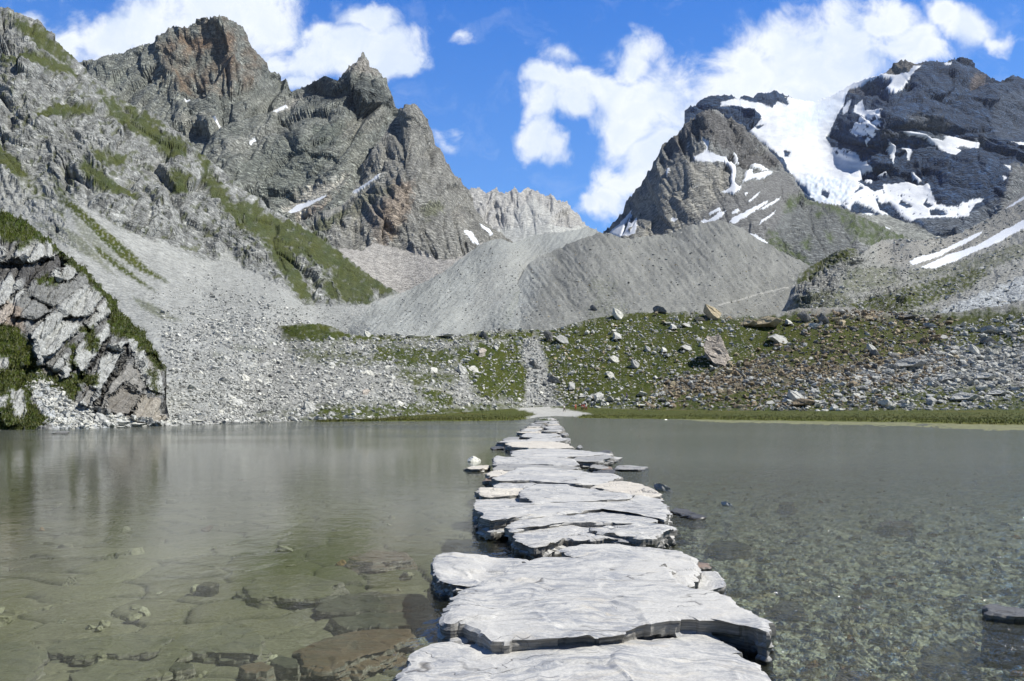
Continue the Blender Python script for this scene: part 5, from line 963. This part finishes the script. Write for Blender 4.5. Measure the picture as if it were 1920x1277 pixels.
# boulders one can pick out: centre, width, height in the photo, tone, shape, label
BAR, HILL, LEFT = 'rocky_bar', 'right_hillside', 'mountainside'
BIG = [(BAR,1338,646,62,90,'pinkish grey',1,'huge pinkish grey boulder standing on the grassy slope right of centre'),
 (BAR,1333,583,46,30,'tan',1,'big tan boulder on the skyline of the grassy bar'),(BAR,1158,588,28,24,'white',1,'pale rounded boulder on the skyline above the centre'),
 (BAR,1238,581,30,16,'dark grey',0,'dark low boulder on the skyline left of the tan one'),(BAR,1156,629,34,18,'pale grey',0,'pale boulder on the grass below the skyline'),
 (BAR,1151,668,22,20,'white',3,'white block with a dark shadow on the grass'),(BAR,1190,681,22,18,'grey',1,'round grey boulder in the middle of the grass'),
 (BAR,1286,649,26,16,'pale grey',3,'pale boulder left of the huge pinkish one'),(BAR,1456,630,42,26,'pale grey',3,'pale boulder in the grass right of the huge one'),
 (BAR,1440,604,56,24,'tan',5,'long tan slab below the skyline'),(BAR,1404,606,34,16,'tan',5,'shorter tan slab left of the long tan one'),(BAR,1512,592,34,26,'dark grey',4,'dark block in the pile at the right of the tan slabs'),
 (BAR,1540,598,26,18,'dark grey',1,'smaller dark block in the same pile'),(BAR,1478,604,26,14,'white',0,'white flat boulder below the dark pile'),(BAR,1528,610,24,12,'white',0,'white flat boulder under the dark blocks'),
 (BAR,1214,653,16,12,'grey',1,'small grey boulder between grass patches'),(BAR,1145,700,18,20,'white',3,'white pointed boulder low on the grass'),(BAR,1120,742,30,26,'pale grey',4,'pale block at the foot of the grassy slope'),
 (BAR,1072,723,26,18,'grey',0,'grey boulder beside the central rubble chute'),(BAR,1040,711,26,16,'dark grey',0,'dark flat boulder at the edge of the chute'),(BAR,998,683,22,16,'dark grey',1,'dark boulder inside the rubble chute'),
 (BAR,1052,632,30,24,'grey',3,'grey outcrop block at the top of the chute'),(BAR,1030,628,26,26,'dark grey',4,'dark outcrop block at the top of the chute'),(BAR,1262,612,26,14,'pale grey',0,'pale flat boulder under the skyline'),
 (BAR,1285,606,20,12,'pale grey',3,'another pale boulder right of the flat one'),(BAR,1245,656,22,12,'white',0,'low white boulder left of the huge one'),(BAR,1312,572+26,20,10,'tan',0,'small tan boulder below the big tan one'),
 (BAR,902,660,26,28,'pinkish grey',4,'round boulder with a black shaded left side'),(BAR,884,655,16,22,'grey',4,'narrow grey boulder left of the round one'),(BAR,872,676,20,10,'white',5,'flat white rock below the narrow boulder'),
 (BAR,888,688,24,18,'white',3,'bright block in the dark grass left of centre'),(BAR,867,693,24,20,'pale grey',1,'pale boulder beside the bright block'),(BAR,843,677,14,8,'white',0,'small white rock left of the flat rock'),
 (BAR,813,694,26,14,'white',0,'white flat topped boulder left of centre'),(BAR,692,697,28,18,'white',3,'bright wedge boulder on the left rubble'),(BAR,724,689,16,12,'white',4,'pointed white boulder right of the wedge'),
 (BAR,690,626,18,14,'white',1,'white boulder on the left skyline of the bar'),(BAR,767,630,22,8,'white',5,'flat white rock on the left skyline'),(BAR,836,629,32,9,'pale grey',5,'long pale rock on the skyline left of centre'),
 (BAR,907,627,20,16,'dark grey',1,'dark boulder on the skyline left of centre'),(BAR,930,652,14,10,'pale grey',1,'small pale boulder right of the round one'),(BAR,736,709,16,10,'pale grey',0,'pale boulder above the footpath'),
 (BAR,650,738,26,26,'pale grey',4,'tall pale block above the left shore'),(BAR,684,735,22,22,'pinkish grey',4,'pinkish block above the left shore'),(BAR,583,762,30,24,'pale grey',1,'rounded pale boulder near the left shore'),
 (BAR,752,755,18,12,'white',1,'white boulder under the footpath'),(BAR,660,783,34,12,'white',0,'white boulder at the waterline of the left shore'),(BAR,602,785,26,12,'pale grey',0,'pale boulder at the waterline, further left'),(BAR,548,784,26,12,'pale grey',1,'pale waterline boulder near the two green tufts'),
 (LEFT,448,750,44,26,'pale grey',3,'big split boulder with a black shadow on the left rubble'),(LEFT,424,714,26,12,'grey',0,'boulder over a black hollow on the left rubble'),(LEFT,362,727,24,12,'pale grey',0,'pale boulder above a dark hollow next to the cliff'),
 (LEFT,497,684,26,26,'pale grey',4,'leaning pale block high on the left rubble'),(LEFT,468,689,20,26,'pale grey',4,'upright pale block left of the leaning one'),(LEFT,463,708,22,18,'white',1,'white block below the upright one'),(LEFT,402,691,22,10,'pale grey',5,'flat pale slab with a dark underside on the left rubble'),
 (LEFT,366,790,38,8,'white',5,'flat white rock at the waterline beside the cliff'),(LEFT,332,791,18,8,'white',0,'white rock at the foot of the cliff'),
 ('lake_cliff',194,782,28,24,'grey',1,'blocky grey boulder at the foot of the lake cliff'),('lake_cliff',159,790,12,18,'white',4,'bright white block left of the blocky grey boulder'),('lake_cliff',225,792,40,12,'pale grey',5,'pale slab right of the blocky grey boulder'),
 ('lake_cliff',255,792,46,9,'pale grey',5,'long pale slab at the water under the cliff'),('lake_cliff',224,806,24,6,'pale grey',5,'flat pale slab in the water under the cliff'),('lake_cliff',125,772,20,10,'pale grey',0,'pale block in the rubble under the cliff'),
 (BAR,1704,682,64,24,'grey',5,'long striped slab on the right rubble'),(BAR,1676,688,20,24,'dark grey',4,'black shaded block left of the striped slab'),(BAR,1822,654,26,22,'pale grey',1,'pale block with a dark left side on the right rubble'),
 (BAR,1630,652,26,18,'pale grey',1,'pale boulder in the brown rubble'),(BAR,1637,662,22,16,'dark grey',1,'dark boulder just below the pale one in the brown rubble'),(BAR,1488,740,44,24,'pale grey',1,'pale boulder near the right shore'),
 (BAR,1505,754,46,18,'brown',5,'dark brown slab below the pale shore boulder'),(BAR,1656,756,36,18,'white',1,'white boulder at the right shore'),(BAR,1700,760,30,12,'pale grey',0,'low pale boulder at the right shore'),
 (BAR,1746,750,28,24,'grey',4,'dark sided boulder at the right shore'),(BAR,1806,743,56,20,'pale grey',5,'long pale slab near the right shore'),(BAR,1870,736,40,12,'pale grey',5,'flat slab at the far right shore'),
 (BAR,1780,708,34,12,'grey',5,'grey slab in the right rubble'),(BAR,1845,705,44,16,'pale grey',5,'pale slab in the right rubble'),(BAR,1600,720,24,20,'brown',4,'brown block in the right rubble'),(BAR,1580,604,20,18,'tan',4,'tan block at the top of the brown rubble'),
 (BAR,1850,618,40,16,'grey',1,'grey boulder pair high on the right'),(BAR,1852,638,30,14,'dark grey',0,'dark hollowed boulder high on the right'),(BAR,1700,594,40,9,'dark grey',5,'dark flat rock on the right skyline of the bar'),
 (BAR,1880,620-2,30,14,'pale grey',0,'pale boulder high at the right edge'),(BAR,1745,610,24,12,'grey',0,'grey boulder below the right hillside'),
 ('dark_moraine',1112,578,20,12,'dark grey',1,'dark boulder on the moraine above the bar')]
NB = 0
def bestrot(me, sc):
    """turn a boulder so that the side towards the lake catches the sun, as these boulders do"""
    n = np.array([p.normal[:] for p in me.polygons])/np.array(sc); n /= np.linalg.norm(n, axis=1, keepdims=True); A = np.array([p.area for p in me.polygons]); best = (-1, 0)
    for a in np.arange(0, 6.28, .35):
        x_ = n[:, 0]*math.cos(a)-n[:, 1]*math.sin(a); y_ = n[:, 0]*math.sin(a)+n[:, 1]*math.cos(a); vis = np.clip(-y_, 0, 1)*A
        best = max(best, (float((np.clip(x_*SUN[0]+y_*SUN[1]+n[:, 2]*SUN[2], 0, 1)*vis).sum()/vis.sum()), a))
    return best[1]
for (ln_, px, py, wd, ht, tone, k, lab) in BIG:
    P, D, N = surf_at(LAY[ln_], px, py+ht*0.3)
    o = bpy.data.objects.new('boulder', proto(tone, k, 4 if wd > 40 else 3)); COL.objects.link(o)
    flip = wd == 62
    if flip:
        V_, F_ = rock_shape(77, 4, .98, 9); V_[:, :2] *= (1-0.42*np.clip(V_[:, 2:3], -1, 1)); n_ = V_/np.linalg.norm(V_, axis=1, keepdims=True)
        V_ += n_*(0.16*facet(V_[:, 0]*2.2+V_[:, 1]*1.3, V_[:, 2]*2.0-V_[:, 1]*.7, 5)[0]+0.09*facet(V_[:, 0]*5+V_[:, 1]*3, V_[:, 2]*5, 6)[0]+0.08*fbm(V_[:, 0]*4+V_[:, 1]*2, V_[:, 2]*4, 4, 8))[:, None]; V_ /= np.abs(V_[:, 0]).max()
        c_ = np.c_[basecol(V_[:, 0]*9, V_[:, 2]*9, (.36,.33,.31), (.54,.46,.40), 4, 3), np.full(len(V_), .75)]
        o.data = mesh_obj('boulder_shape', V_, F_, M_ROCK, c_, False, link=False)
    sx = wd/2*D/F*1.04; sz = ht/2*D/F*1.15; shp = np.array([v.co[:] for v in o.data.vertices]); zr = np.abs(shp[:, 2]).max()
    o.location = (P[0], P[1]-sx*0.15, max(P[2]+sz*0.25, -0.05)); o.scale = (sx, (sx+sz)/2, sz/zr); o.rotation_euler = (0, 0, random.uniform(-.4, .4) if wd < 2*ht else random.uniform(-.12, .12))
    if flip or (wd < 2*ht and 'dark' not in tone): o.scale = (sx, sx*.95, sz/zr); o.rotation_euler = (0, 0, bestrot(o.data, o.scale))
    tag(o, lab, 'boulder', 'boulders around the lake'); NB += 1
# two rocks standing in the lake
for (px, py, wd, ht, tone, k, lab) in [(889,855,34,20,'white',3,'white wedge shaped boulder standing in the lake left of the causeway'),(1246,913,38,16,'grey',0,'grey ribbed rock standing in the lake right of the causeway'),(1365,944,24,9,'pale grey',0,'small grey rock alone in the water at the right')]:
    base = py+ht/2; D = CAM_H*F/(base-HY); o = bpy.data.objects.new('rock', proto(tone, k, 4)); COL.objects.link(o)
    sx = wd/2*D/F; zr = max(abs(v.co.z) for v in o.data.vertices); o.location = ((px-CX)/F*D, D, ht*D/F*0.1); o.scale = (sx, sx*.8, ht*D/F*.85/zr); tag(o, lab, 'rock', 'loose rocks in the lake')

# scattered rubble: sizes follow a power law; the biggest become boulders of their own, the rest one mass
ALLR = []   # (px size, pos, metres, tone, zone)
def scatter(Lname, n, polys, smin, smax, tones, zone, dens=None, power=2.2, seed=1):
    r = np.random.default_rng(seed); L = LAY[Lname]; x, y = L['x'].ravel(), L['y'].ravel(); P = L['P'].reshape(-1, 3); D = L['D'].ravel(); N = L['N'].reshape(-1, 3)
    wgt = np.zeros(x.shape)
    for p, a in polys: wgt = np.maximum(wgt, a*pmask(x, y, p, 14, 8, 20, 3))
    if dens is not None: wgt = wgt*dens.ravel()
    wgt *= np.clip(0.75+fbm(x/25, y/16, 3, seed+5)*1.2, 0.05, 1.5)
    idx = r.choice(len(x), n, p=wgt/wgt.sum())
    u = r.random(n); s = (smin**(1-power)+(smax**(1-power)-smin**(1-power))*u)**(1/(1-power))
    tn = list(tones); pr = np.array([tones[k] for k in tn], float); ti = r.choice(len(tn), n, p=pr/pr.sum())
    for j in range(n):
        i = idx[j]; m = s[j]*D[i]/F
        ALLR.append((s[j], P[i]+r.normal(size=3)*m*0.3*np.array([1, 1, 0.2])+np.array([0, 0, m*0.06]), m/2, tn[ti[j]], zone, N[i]))
H = LAY['rocky_bar']; gH = 1-0.72*H['gm']
GREYS = {'pale grey': 5, 'grey': 3, 'white': 2, 'dark grey': 1}; WARM = {'tan': 2, 'brown': 6, 'pale grey': 1, 'dark grey': 2.5, 'grey': 2}
scatter('rocky_bar', 8000, [([(380,800),(520,650),(700,650),(780,730),(900,750),(760,790),(400,800)],1)], 2.2, 11, GREYS, 'left shore', gH, seed=11)
scatter('rocky_bar', 4300, [([(520,640),(700,630),(1000,620),(1060,760),(900,765),(700,680)],1)], 2.0, 10, GREYS, 'middle of the bar', gH, seed=12)
scatter('rocky_bar', 3600, [([(1000,610),(1300,586),(1420,594),(1420,700),(1250,720),(1050,750)],1)], 1.8, 11, {'pale grey': 4, 'white': 4, 'tan': 2, 'grey': 2}, 'grassy slope', None, 2.6, seed=13)
scatter('rocky_bar', 9000, [([(1210,765),(1230,715),(1400,670),(1480,600),(1640,580),(1780,600),(1800,680),(1640,770)],1)], 2.2, 14, WARM, 'brown rubble', 1-0.75*H['gm'], seed=14)
scatter('rocky_bar', 10000, [([(1040,768),(1050,742),(1240,738),(1240,768)],.9),([(1420,770),(1500,715),(1700,680),(1800,610),(2110,560),(2110,770)],1)], 2.3, 17, GREYS, 'right shore', 1-0.72*H['gm'], seed=15)
scatter('mountainside', 8500, [([(320,795),(315,690),(300,620),(420,590),(560,600),(600,650),(520,700),(430,795)],1),([(300,600),(420,540),(560,580),(600,640),(320,640)],.35)], 2.0, 11, {'pale grey': 6, 'grey': 4, 'white': 1, 'dark grey': 1}, 'left scree', None, 2.4, seed=16)
scatter('mountainside', 2200, [([(250,560),(380,500),(560,560),(700,580),(700,640),(300,640)],1)], 1.6, 5, {'pale grey': 6, 'grey': 5, 'dark grey': 1}, 'left scree', None, 2.8, seed=17)
scatter('right_hillside', 4500, [([(1480,590),(1600,470),(1920,380),(2100,260),(2100,620),(1500,620)],1)], 1.8, 9, GREYS, 'right hillside', 1-(LAY['right_hillside']['snow'] > .02), 2.5, seed=18)
scatter('pale_moraine', 1800, [([(600,610),(760,560),(940,460),(1000,450),(1060,480),(960,620),(700,640)],1)], 1.4, 4.5, {'pale grey': 4, 'grey': 4, 'dark grey': 1.6, 'white': 1}, 'pale moraine', None, 2.9, seed=19)
scatter('dark_moraine', 2200, [([(930,620),(1000,500),(1110,445),(1350,420),(1500,500),(1520,600)],1)], 1.4, 5.5, {'grey': 4, 'dark grey': 3, 'pale grey': 2, 'tan': 1}, 'dark moraine', None, 2.9, seed=20)
J = LAY['lake_cliff']
scatter('lake_cliff', 2600, [([(58,720),(80,704),(110,732),(138,756),(180,772),(232,784),(300,794),(318,800),(120,806),(92,792)],1)], 2.0, 13, {'pale grey': 5, 'white': 3, 'grey': 2}, 'foot of the cliff', None, 2.3, seed=21)
ALLR.sort(key=lambda a: -a[0] if a[1][0]/a[1][1]*F+CX < 1925 else 0)
nind = 300-NB-4
def rmat(N, r):
    a = r.uniform(0, 2*math.pi); tl = r.normal(0, .28, 2); ca, sa = math.cos(a), math.sin(a)
    Rz = np.array([[ca, -sa, 0], [sa, ca, 0], [0, 0, 1]]); cx_, sx_ = math.cos(tl[0]), math.sin(tl[0]); Rx = np.array([[1, 0, 0], [0, cx_, -sx_], [0, sx_, cx_]])
    cy_, sy_ = math.cos(tl[1]), math.sin(tl[1]); Ry = np.array([[cy_, 0, sy_], [0, 1, 0], [-sy_, 0, cy_]])
    return Ry@Rx@Rz
rr_ = np.random.default_rng(5)
WHERE = {'left shore': 'in the pale rubble above the left shore', 'middle of the bar': 'on the rocky grass left of the central chute', 'grassy slope': 'dotting the green slope around the huge pinkish boulder',
 'brown rubble': 'in the brown rubble right of the green slope', 'right shore': 'in the grey rubble above the right shore', 'left scree': 'in the scree next to the lake cliff', 'right hillside': 'on the stony hillside below the snow ribbons',
 'foot of the cliff': 'in the pile at the foot of the lake cliff', 'pale moraine': 'on the pale moraine', 'dark moraine': 'on the dark moraine'}
AUTO = []
for (s, P, m, tone, zone, N) in ALLR[:nind]:
    o = bpy.data.objects.new('boulder', proto(tone, int(rr_.integers(6)), 3)); COL.objects.link(o)
    o.matrix_world = mathutils.Matrix.Translation(P) @ mathutils.Matrix(rmat(N, rr_).tolist()).to_4x4() @ mathutils.Matrix.Diagonal((m*1.1, m*1.1, m, 1))
    AUTO.append((o, P[0]/P[1]*F+CX, HY-(P[2]-CAM_H)/P[1]*F, tone, zone))
LM = [(1340,648,'the huge pinkish grey boulder'),(1333,583,'the big skyline boulder'),(1158,588,'the pale skyline boulder'),(1440,604,'the long tan slab'),(1512,592,'the dark block pile'),(1072,723,'the foot of the rubble chute'),
 (902,660,'the round boulder left of centre'),(692,697,'the bright wedge boulder'),(836,629,'the long pale skyline rock'),(650,738,'the tall pale block'),(752,755,'the footpath on the left'),(600,785,'the waterline boulders on the left'),
 (448,750,'the split boulder on the left rubble'),(424,700,'the black hollow on the left rubble'),(366,780,'the right foot of the cliff'),(194,782,'the blocky grey boulder under the cliff'),(1704,682,'the long striped slab'),(1822,654,'the block with a dark side'),
 (1630,652,'the pale boulder in brown rubble'),(1488,740,'the pale boulder near the shore'),(1656,756,'the white boulder at the shore'),(1746,750,'the dark sided shore boulder'),(1870,730,'the flat slab at the far right shore'),(1780,706,'the grey slab in right rubble'),
 (1850,618,'the grey boulder pair high right'),(1590,720,'the brown block in right rubble'),(1700,594,'the dark flat skyline rock'),(520,620,'the green hump on the left'),(1600,500,'the grassy knoll'),(1770,500,'the snow ribbons'),(1215,760,'the shore right of the walkers')]
BY = {}
for a in AUTO:
    o, ax, ay, tone, zone = a; ax = min(ax, 1930); j = min(range(len(LM)), key=lambda q: math.hypot((LM[q][0]-ax), (LM[q][1]-ay)*1.5)); dx, dy = ax-LM[j][0], ay-LM[j][1]
    dr = ('right of' if dx > 0 else 'left of') if abs(dx) > abs(dy)*1.2 else ('below' if dy > 0 else 'above')
    BY.setdefault((tone, dr, j), []).append((math.hypot(dx, dy), o, zone))
for (tone, dr, j), lst in BY.items():
    lst.sort(key=lambda q: q[0])
    for q, (_, o, zone) in enumerate(lst):
        tag(o, '%s%s angular boulder %s %s' % (['nearest ', 'second nearest ', 'third nearest ', 'fourth nearest ', 'fifth nearest ', 'sixth nearest '][q] if q < 6 else ['farther ', 'still farther ', 'yet farther ', 'even farther '][min(q-6, 3)], tone, dr, LM[j][2]), 'boulder', 'boulders around the lake')
def mass(rows, name, subs=1):
    sh = [rock_shape(900+k, subs, [0.6, .8, .5, .7][k % 4], 9) for k in range(12)]
    byk = {k: [] for k in range(12)}
    for row in rows: byk[int(rr_.integers(12))].append(row)
    VV, FF, CC = [], [], []; off = 0
    for k, lst in byk.items():
        if not lst: continue
        V0, F0 = sh[k]; n = len(lst)
        Rm = np.array([rmat(a[5], rr_) for a in lst]); sc = np.array([a[2] for a in lst]); Pp = np.array([a[1] for a in lst])
        V = np.einsum('nij,vj->nvi', Rm, V0)*sc[:, None, None]*1.05+Pp[:, None]
        c = np.array([TONES[a[3]] for a in lst])*rr_.uniform(.82, 1.15, (n, 1))
        VV.append(V.reshape(-1, 3)); CC.append(np.repeat(c, len(V0), 0)); FF.append((F0[None]+(np.arange(n)*len(V0))[:, None, None]).reshape(-1, 3)+off); off += n*len(V0)
    return mesh_obj(name, np.concatenate(VV), np.concatenate(FF), M_ROCK, np.concatenate(CC), False)
o = mass(ALLR[nind:], 'rubble'); tag(o, 'countless smaller stones of the scree and rubble around the lake', 'rubble', kind='stuff')
# pebbles and broken stone on the lake bed
pr_ = np.random.default_rng(9); rows = []
for j in range(1300):
    right = pr_.random() < .94
    px = pr_.uniform(1150, 1960) if right else pr_.uniform(-40, 900); py = 880+420*pr_.random()**0.8
    D = (CAM_H+.35)*F/(py-HY); X_ = (px-CX)/F*D; m = pr_.uniform(.015, .05)*(1+0.04*D)*(1 if right else 1.5)
    tone = ['olive stone', 'olive pale', 'olive dark', 'rust'][pr_.choice(4, p=[.52, .24, .18, .06])]
    rows.append((1, np.array([X_, D, float(bed_z(np.array([X_]), np.array([D]))[0])+m*0.1]), m, tone, '', None))
TONES.update({'olive stone': (.34,.33,.25), 'olive pale': (.48,.47,.38), 'olive dark': (.25,.25,.20), 'rust': (.33,.20,.09)})
o = mass(rows, 'lake_pebbles', 2); tag(o, 'pebbles and broken stone scattered over the shallow lake bed', 'pebbles', kind='stuff')

# ------------------------------------------------------------------ sedge along the flats and grass on near ground
def leaf_mat(name, c0, c1):
    m = bpy.data.materials.new(name); m.use_nodes = True; t = NT(m.node_tree); t.n.clear()
    a = t.new('ShaderNodeAttribute', attribute_name='col'); bs = t.new('ShaderNodeBsdfPrincipled'); t.l.new(a.outputs['Color'], bs.inputs['Base Color']); bs.inputs['Roughness'].default_value = .6
    o = t.new('ShaderNodeOutputMaterial'); t.l.new(bs.outputs[0], o.inputs['Surface']); return m
M_LEAF = leaf_mat('green_blades', 0, 0)
def blades(name, Pts, hgt, wid, seed, c0, c1, per=5):
    r = np.random.default_rng(seed); n = len(Pts)*per; B = np.repeat(Pts, per, 0)+np.c_[r.normal(0, 1, (n, 2))*np.repeat(hgt, per)[:, None]*0.45, np.zeros(n)]
    h = np.repeat(hgt, per)*r.uniform(.5, 1.1, n); a = r.uniform(0, math.pi, n); w_ = np.repeat(wid, per)
    lean = r.normal(0, .35, (n, 2))*h[:, None]
    dx = np.c_[np.cos(a)*w_, np.sin(a)*w_, np.zeros(n)]
    V = np.stack([B-dx, B+dx, B+np.c_[lean, h]], 1).reshape(-1, 3); Fc = np.arange(n*3).reshape(-1, 3)
    t = r.random((n, 1)); c = np.repeat(np.array(c0)*(1-t)+np.array(c1)*t, 3, 0)
    return mesh_obj(name, V, Fc, M_LEAF, c, False)
Md = LAY['meadow']; r = np.random.default_rng(4)
wg = (Md['t'] > 0.0)*(Md['fan'] < .3)*Md['ok'][None]*np.where(Md['t'] < .35, 1.0, .35)/np.maximum(Md['D'], 60); wg = wg.ravel()/wg.sum()
ii = r.choice(wg.size, 9000, p=wg); Pt = np.stack([Md['Xw'].ravel()[ii], Md['D'].ravel()[ii], np.maximum(Md['z'].ravel()[ii], 0)-.02], -1)+np.c_[r.normal(0, .35, (9000, 2)), np.zeros(9000)]
o = blades('sedge', Pt, r.uniform(.12, .34, 9000), np.full(9000, .03), 6, (.07,.085,.012), (.16,.15,.02), 4); tag(o, 'yellow green sedge growing along the flooded flats', 'sedge', kind='stuff')
Jm = (J['gm']).ravel(); ii = r.choice(Jm.size, 9000, p=Jm/Jm.sum()); Pt = J['P'].reshape(-1, 3)[ii]+r.normal(0, .05, (9000, 3))
o = blades('cliff_grass', Pt, r.uniform(.12, .32, 9000), np.full(9000, .035), 8, (.045,.07,.012), (.12,.12,.02), 4); tag(o, 'grass and low green shrubs on the ledges of the lake cliff', 'grass', kind='stuff')
# green tuft at the far end of the stepping stones
D = 1.5*F/(790-HY); pt = np.array([[(1020-CX)/F*D+dx, D+dy, .18] for dx, dy in r.normal(0, .28, (26, 2))])
root = bpy.data.objects.new('grass_tuft', None); COL.objects.link(root); root.location = (0, 0, 0)
o = blades('leaf', pt, r.uniform(.25, .5, 26), np.full(26, .03), 9, (.08,.13,.03), (.18,.22,.06), 9); o.name = 'grass_tuft'; bpy.data.objects.remove(root)
tag(o, 'small green tuft growing on the far end of the stepping stones', 'plant')

# ------------------------------------------------------------------ walkers on the gravel
def plain(name, c, rough=.8):
    m = bpy.data.materials.new(name); m.use_nodes = True; b = m.node_tree.nodes['Principled BSDF']; b.inputs['Base Color'].default_value = c4(c); b.inputs['Roughness'].default_value = rough; return m
M_SKIN = plain('skin', (.50,.32,.23), .6); M_HAIR = plain('hair', (.05,.035,.025))
def skinned(name, verts, edges, rad, mat, parent, root=0, sub=1):
    me = bpy.data.meshes.new(name); me.from_pydata(verts, edges, []); o = bpy.data.objects.new(name, me); COL.objects.link(o)
    md = o.modifiers.new('skin', 'SKIN'); md.use_smooth_shade = True
    sv = me.skin_vertices[0].data
    for i, rd in enumerate(rad): sv[i].radius = (rd, rd); sv[i].use_root = (i == root)
    s = o.modifiers.new('sub', 'SUBSURF'); s.levels = sub; s.render_levels = sub
    me.materials.append(mat)
    if parent: o.parent = parent
    return o
def person(px, feet, D, shirt, legs, label, stride=.25, face=0.0, hair=M_HAIR, arms=.1, sack=None):
    Xp = (px-CX)/F*D; q = np.argmin((Md['Xw']-Xp)**2+(Md['D']-D)**2); z0 = max(float(Md['z'].ravel()[q]), 0)
    if z0 > CAM_H+(HY-feet)/F*D+1.2 or feet < 760: P_, D, _ = surf_at(LAY['rocky_bar'], px, feet); z0 = float(P_[2])
    root = bpy.data.objects.new('person', None); COL.objects.link(root); root.location = ((px-CX)/F*D, D, z0); root.rotation_euler = (0, 0, face)
    tag(root, label, 'person', 'walkers near the gravel fan')
    s = stride
    V = [(0,0,.95),(0,0,1.18),(0,.0,1.40),(0,.0,1.50),(0,-.02,1.60),(0,-.02,1.70), (.09,0,.90),(.10,-s*.5,.50),(.10,-s+.08,.08),(.10,-s-.06,.04), (-.09,0,.90),(-.10,s*.35,.50),(-.10,s+.05,.08),(-.10,s-.10,.04),
         (.18,0,1.40),(.23,arms,1.13),(.24,arms-.1,.88),(.24,arms-.14,.80), (-.18,0,1.40),(-.23,-arms,1.13),(-.24,-arms-.12,.90),(-.24,-arms-.16,.82)]
    E = [(0,1),(1,2),(2,3),(3,4),(4,5),(0,6),(6,7),(7,8),(8,9),(0,10),(10,11),(11,12),(12,13),(2,14),(14,15),(15,16),(16,17),(2,18),(18,19),(19,20),(20,21)]
    Rr = [.14,.13,.14,.055,.095,.085,.085,.06,.04,.04,.085,.06,.04,.04,.06,.045,.032,.035,.06,.045,.032,.035]
    skinned('body', V, E, Rr, M_SKIN, root)
    skinned('shirt', [V[0],V[1],V[2],(0,0,1.45),V[14],V[15],V[18],V[19]], [(0,1),(1,2),(2,3),(2,4),(4,5),(2,6),(6,7)], [.17,.155,.165,.08,.085,.062,.085,.062], shirt, root)
    skinned('trousers', [(0,0,.98),V[6],V[7],(V[8][0],V[8][1],.14),V[10],V[11],(V[12][0],V[12][1],.14)], [(0,1),(1,2),(2,3),(0,4),(4,5),(5,6)], [.165,.105,.08,.065,.105,.08,.065], legs, root)
    skinned('hair', [(0,.02,1.64),(0,.01,1.72),(0,-.01,1.76)], [(0,1),(1,2)], [.105,.10,.06], hair, root, 1)
    if sack: skinned('rucksack', [(0,.2,1.05),(0,.22,1.25),(0,.18,1.42)], [(0,1),(1,2)], [.15,.16,.11], sack, root, 1)
    return root
c_black, c_white, c_red, c_dred, c_yel, c_navy, c_org = plain('black_cloth', (.02,.02,.025)), plain('white_cloth', (.75,.75,.72)), plain('red_cloth', (.55,.06,.04)), plain('dark_red_cloth', (.25,.03,.03)), plain('yellow_cloth', (.75,.62,.06)), plain('navy_cloth', (.04,.03,.22)), plain('orange_cloth', (.70,.22,.12))
person(1058,775,183,c_white,c_black,'person in white top and black trousers walking ahead on the pale gravel',.28,.6,plain('fair_hair', (.4,.33,.2)))
person(1079,774,192,c_org,c_red,'person in orange red clothes between the lone walker and the trio',.22,.5)
person(1091,773,188,c_dred,c_black,'leftmost person of the trio, in dark red',.2,.4,sack=None)
person(1095,772,191,c_red,c_dred,'middle person of the trio, in bright red',.18,.2)
person(1099,773,188,c_white,c_dred,'rightmost person of the trio, in a white top',.2,.1)
person(1198,770,196,c_yel,c_black,'person in a yellow top beside the shore rocks right of the trio',.15,1.0)
person(1175,748,208,c_navy,c_navy,'person in dark blue standing among the shore rocks',.12,.8)

# thin haze in the valley air
def build_haze():
    bm = bmesh.new(); bmesh.ops.create_cube(bm, size=1.0); me = bpy.data.meshes.new('haze')
    for v in bm.verts: v.co = ((v.co.x)*12000, 2000+v.co.y*9000, 1000+v.co.z*2040)
    bm.to_mesh(me); bm.free(); o = bpy.data.objects.new('haze', me); COL.objects.link(o); tag(o, 'thin blue haze filling the valley air', 'haze', kind='stuff')
    m = bpy.data.materials.new('haze'); m.use_nodes = True; t = NT(m.node_tree); t.n.clear()
    v = t.new('ShaderNodeVolumePrincipled'); v.inputs['Density'].default_value = HAZE; v.inputs['Color'].default_value = (.80,.88,1,1); v.inputs['Anisotropy'].default_value = 0.1
    ou = t.new('ShaderNodeOutputMaterial'); t.l.new(v.outputs[0], ou.inputs['Volume']); me.materials.append(m)
HAZE = 1.4e-5
if HAZE: build_haze()
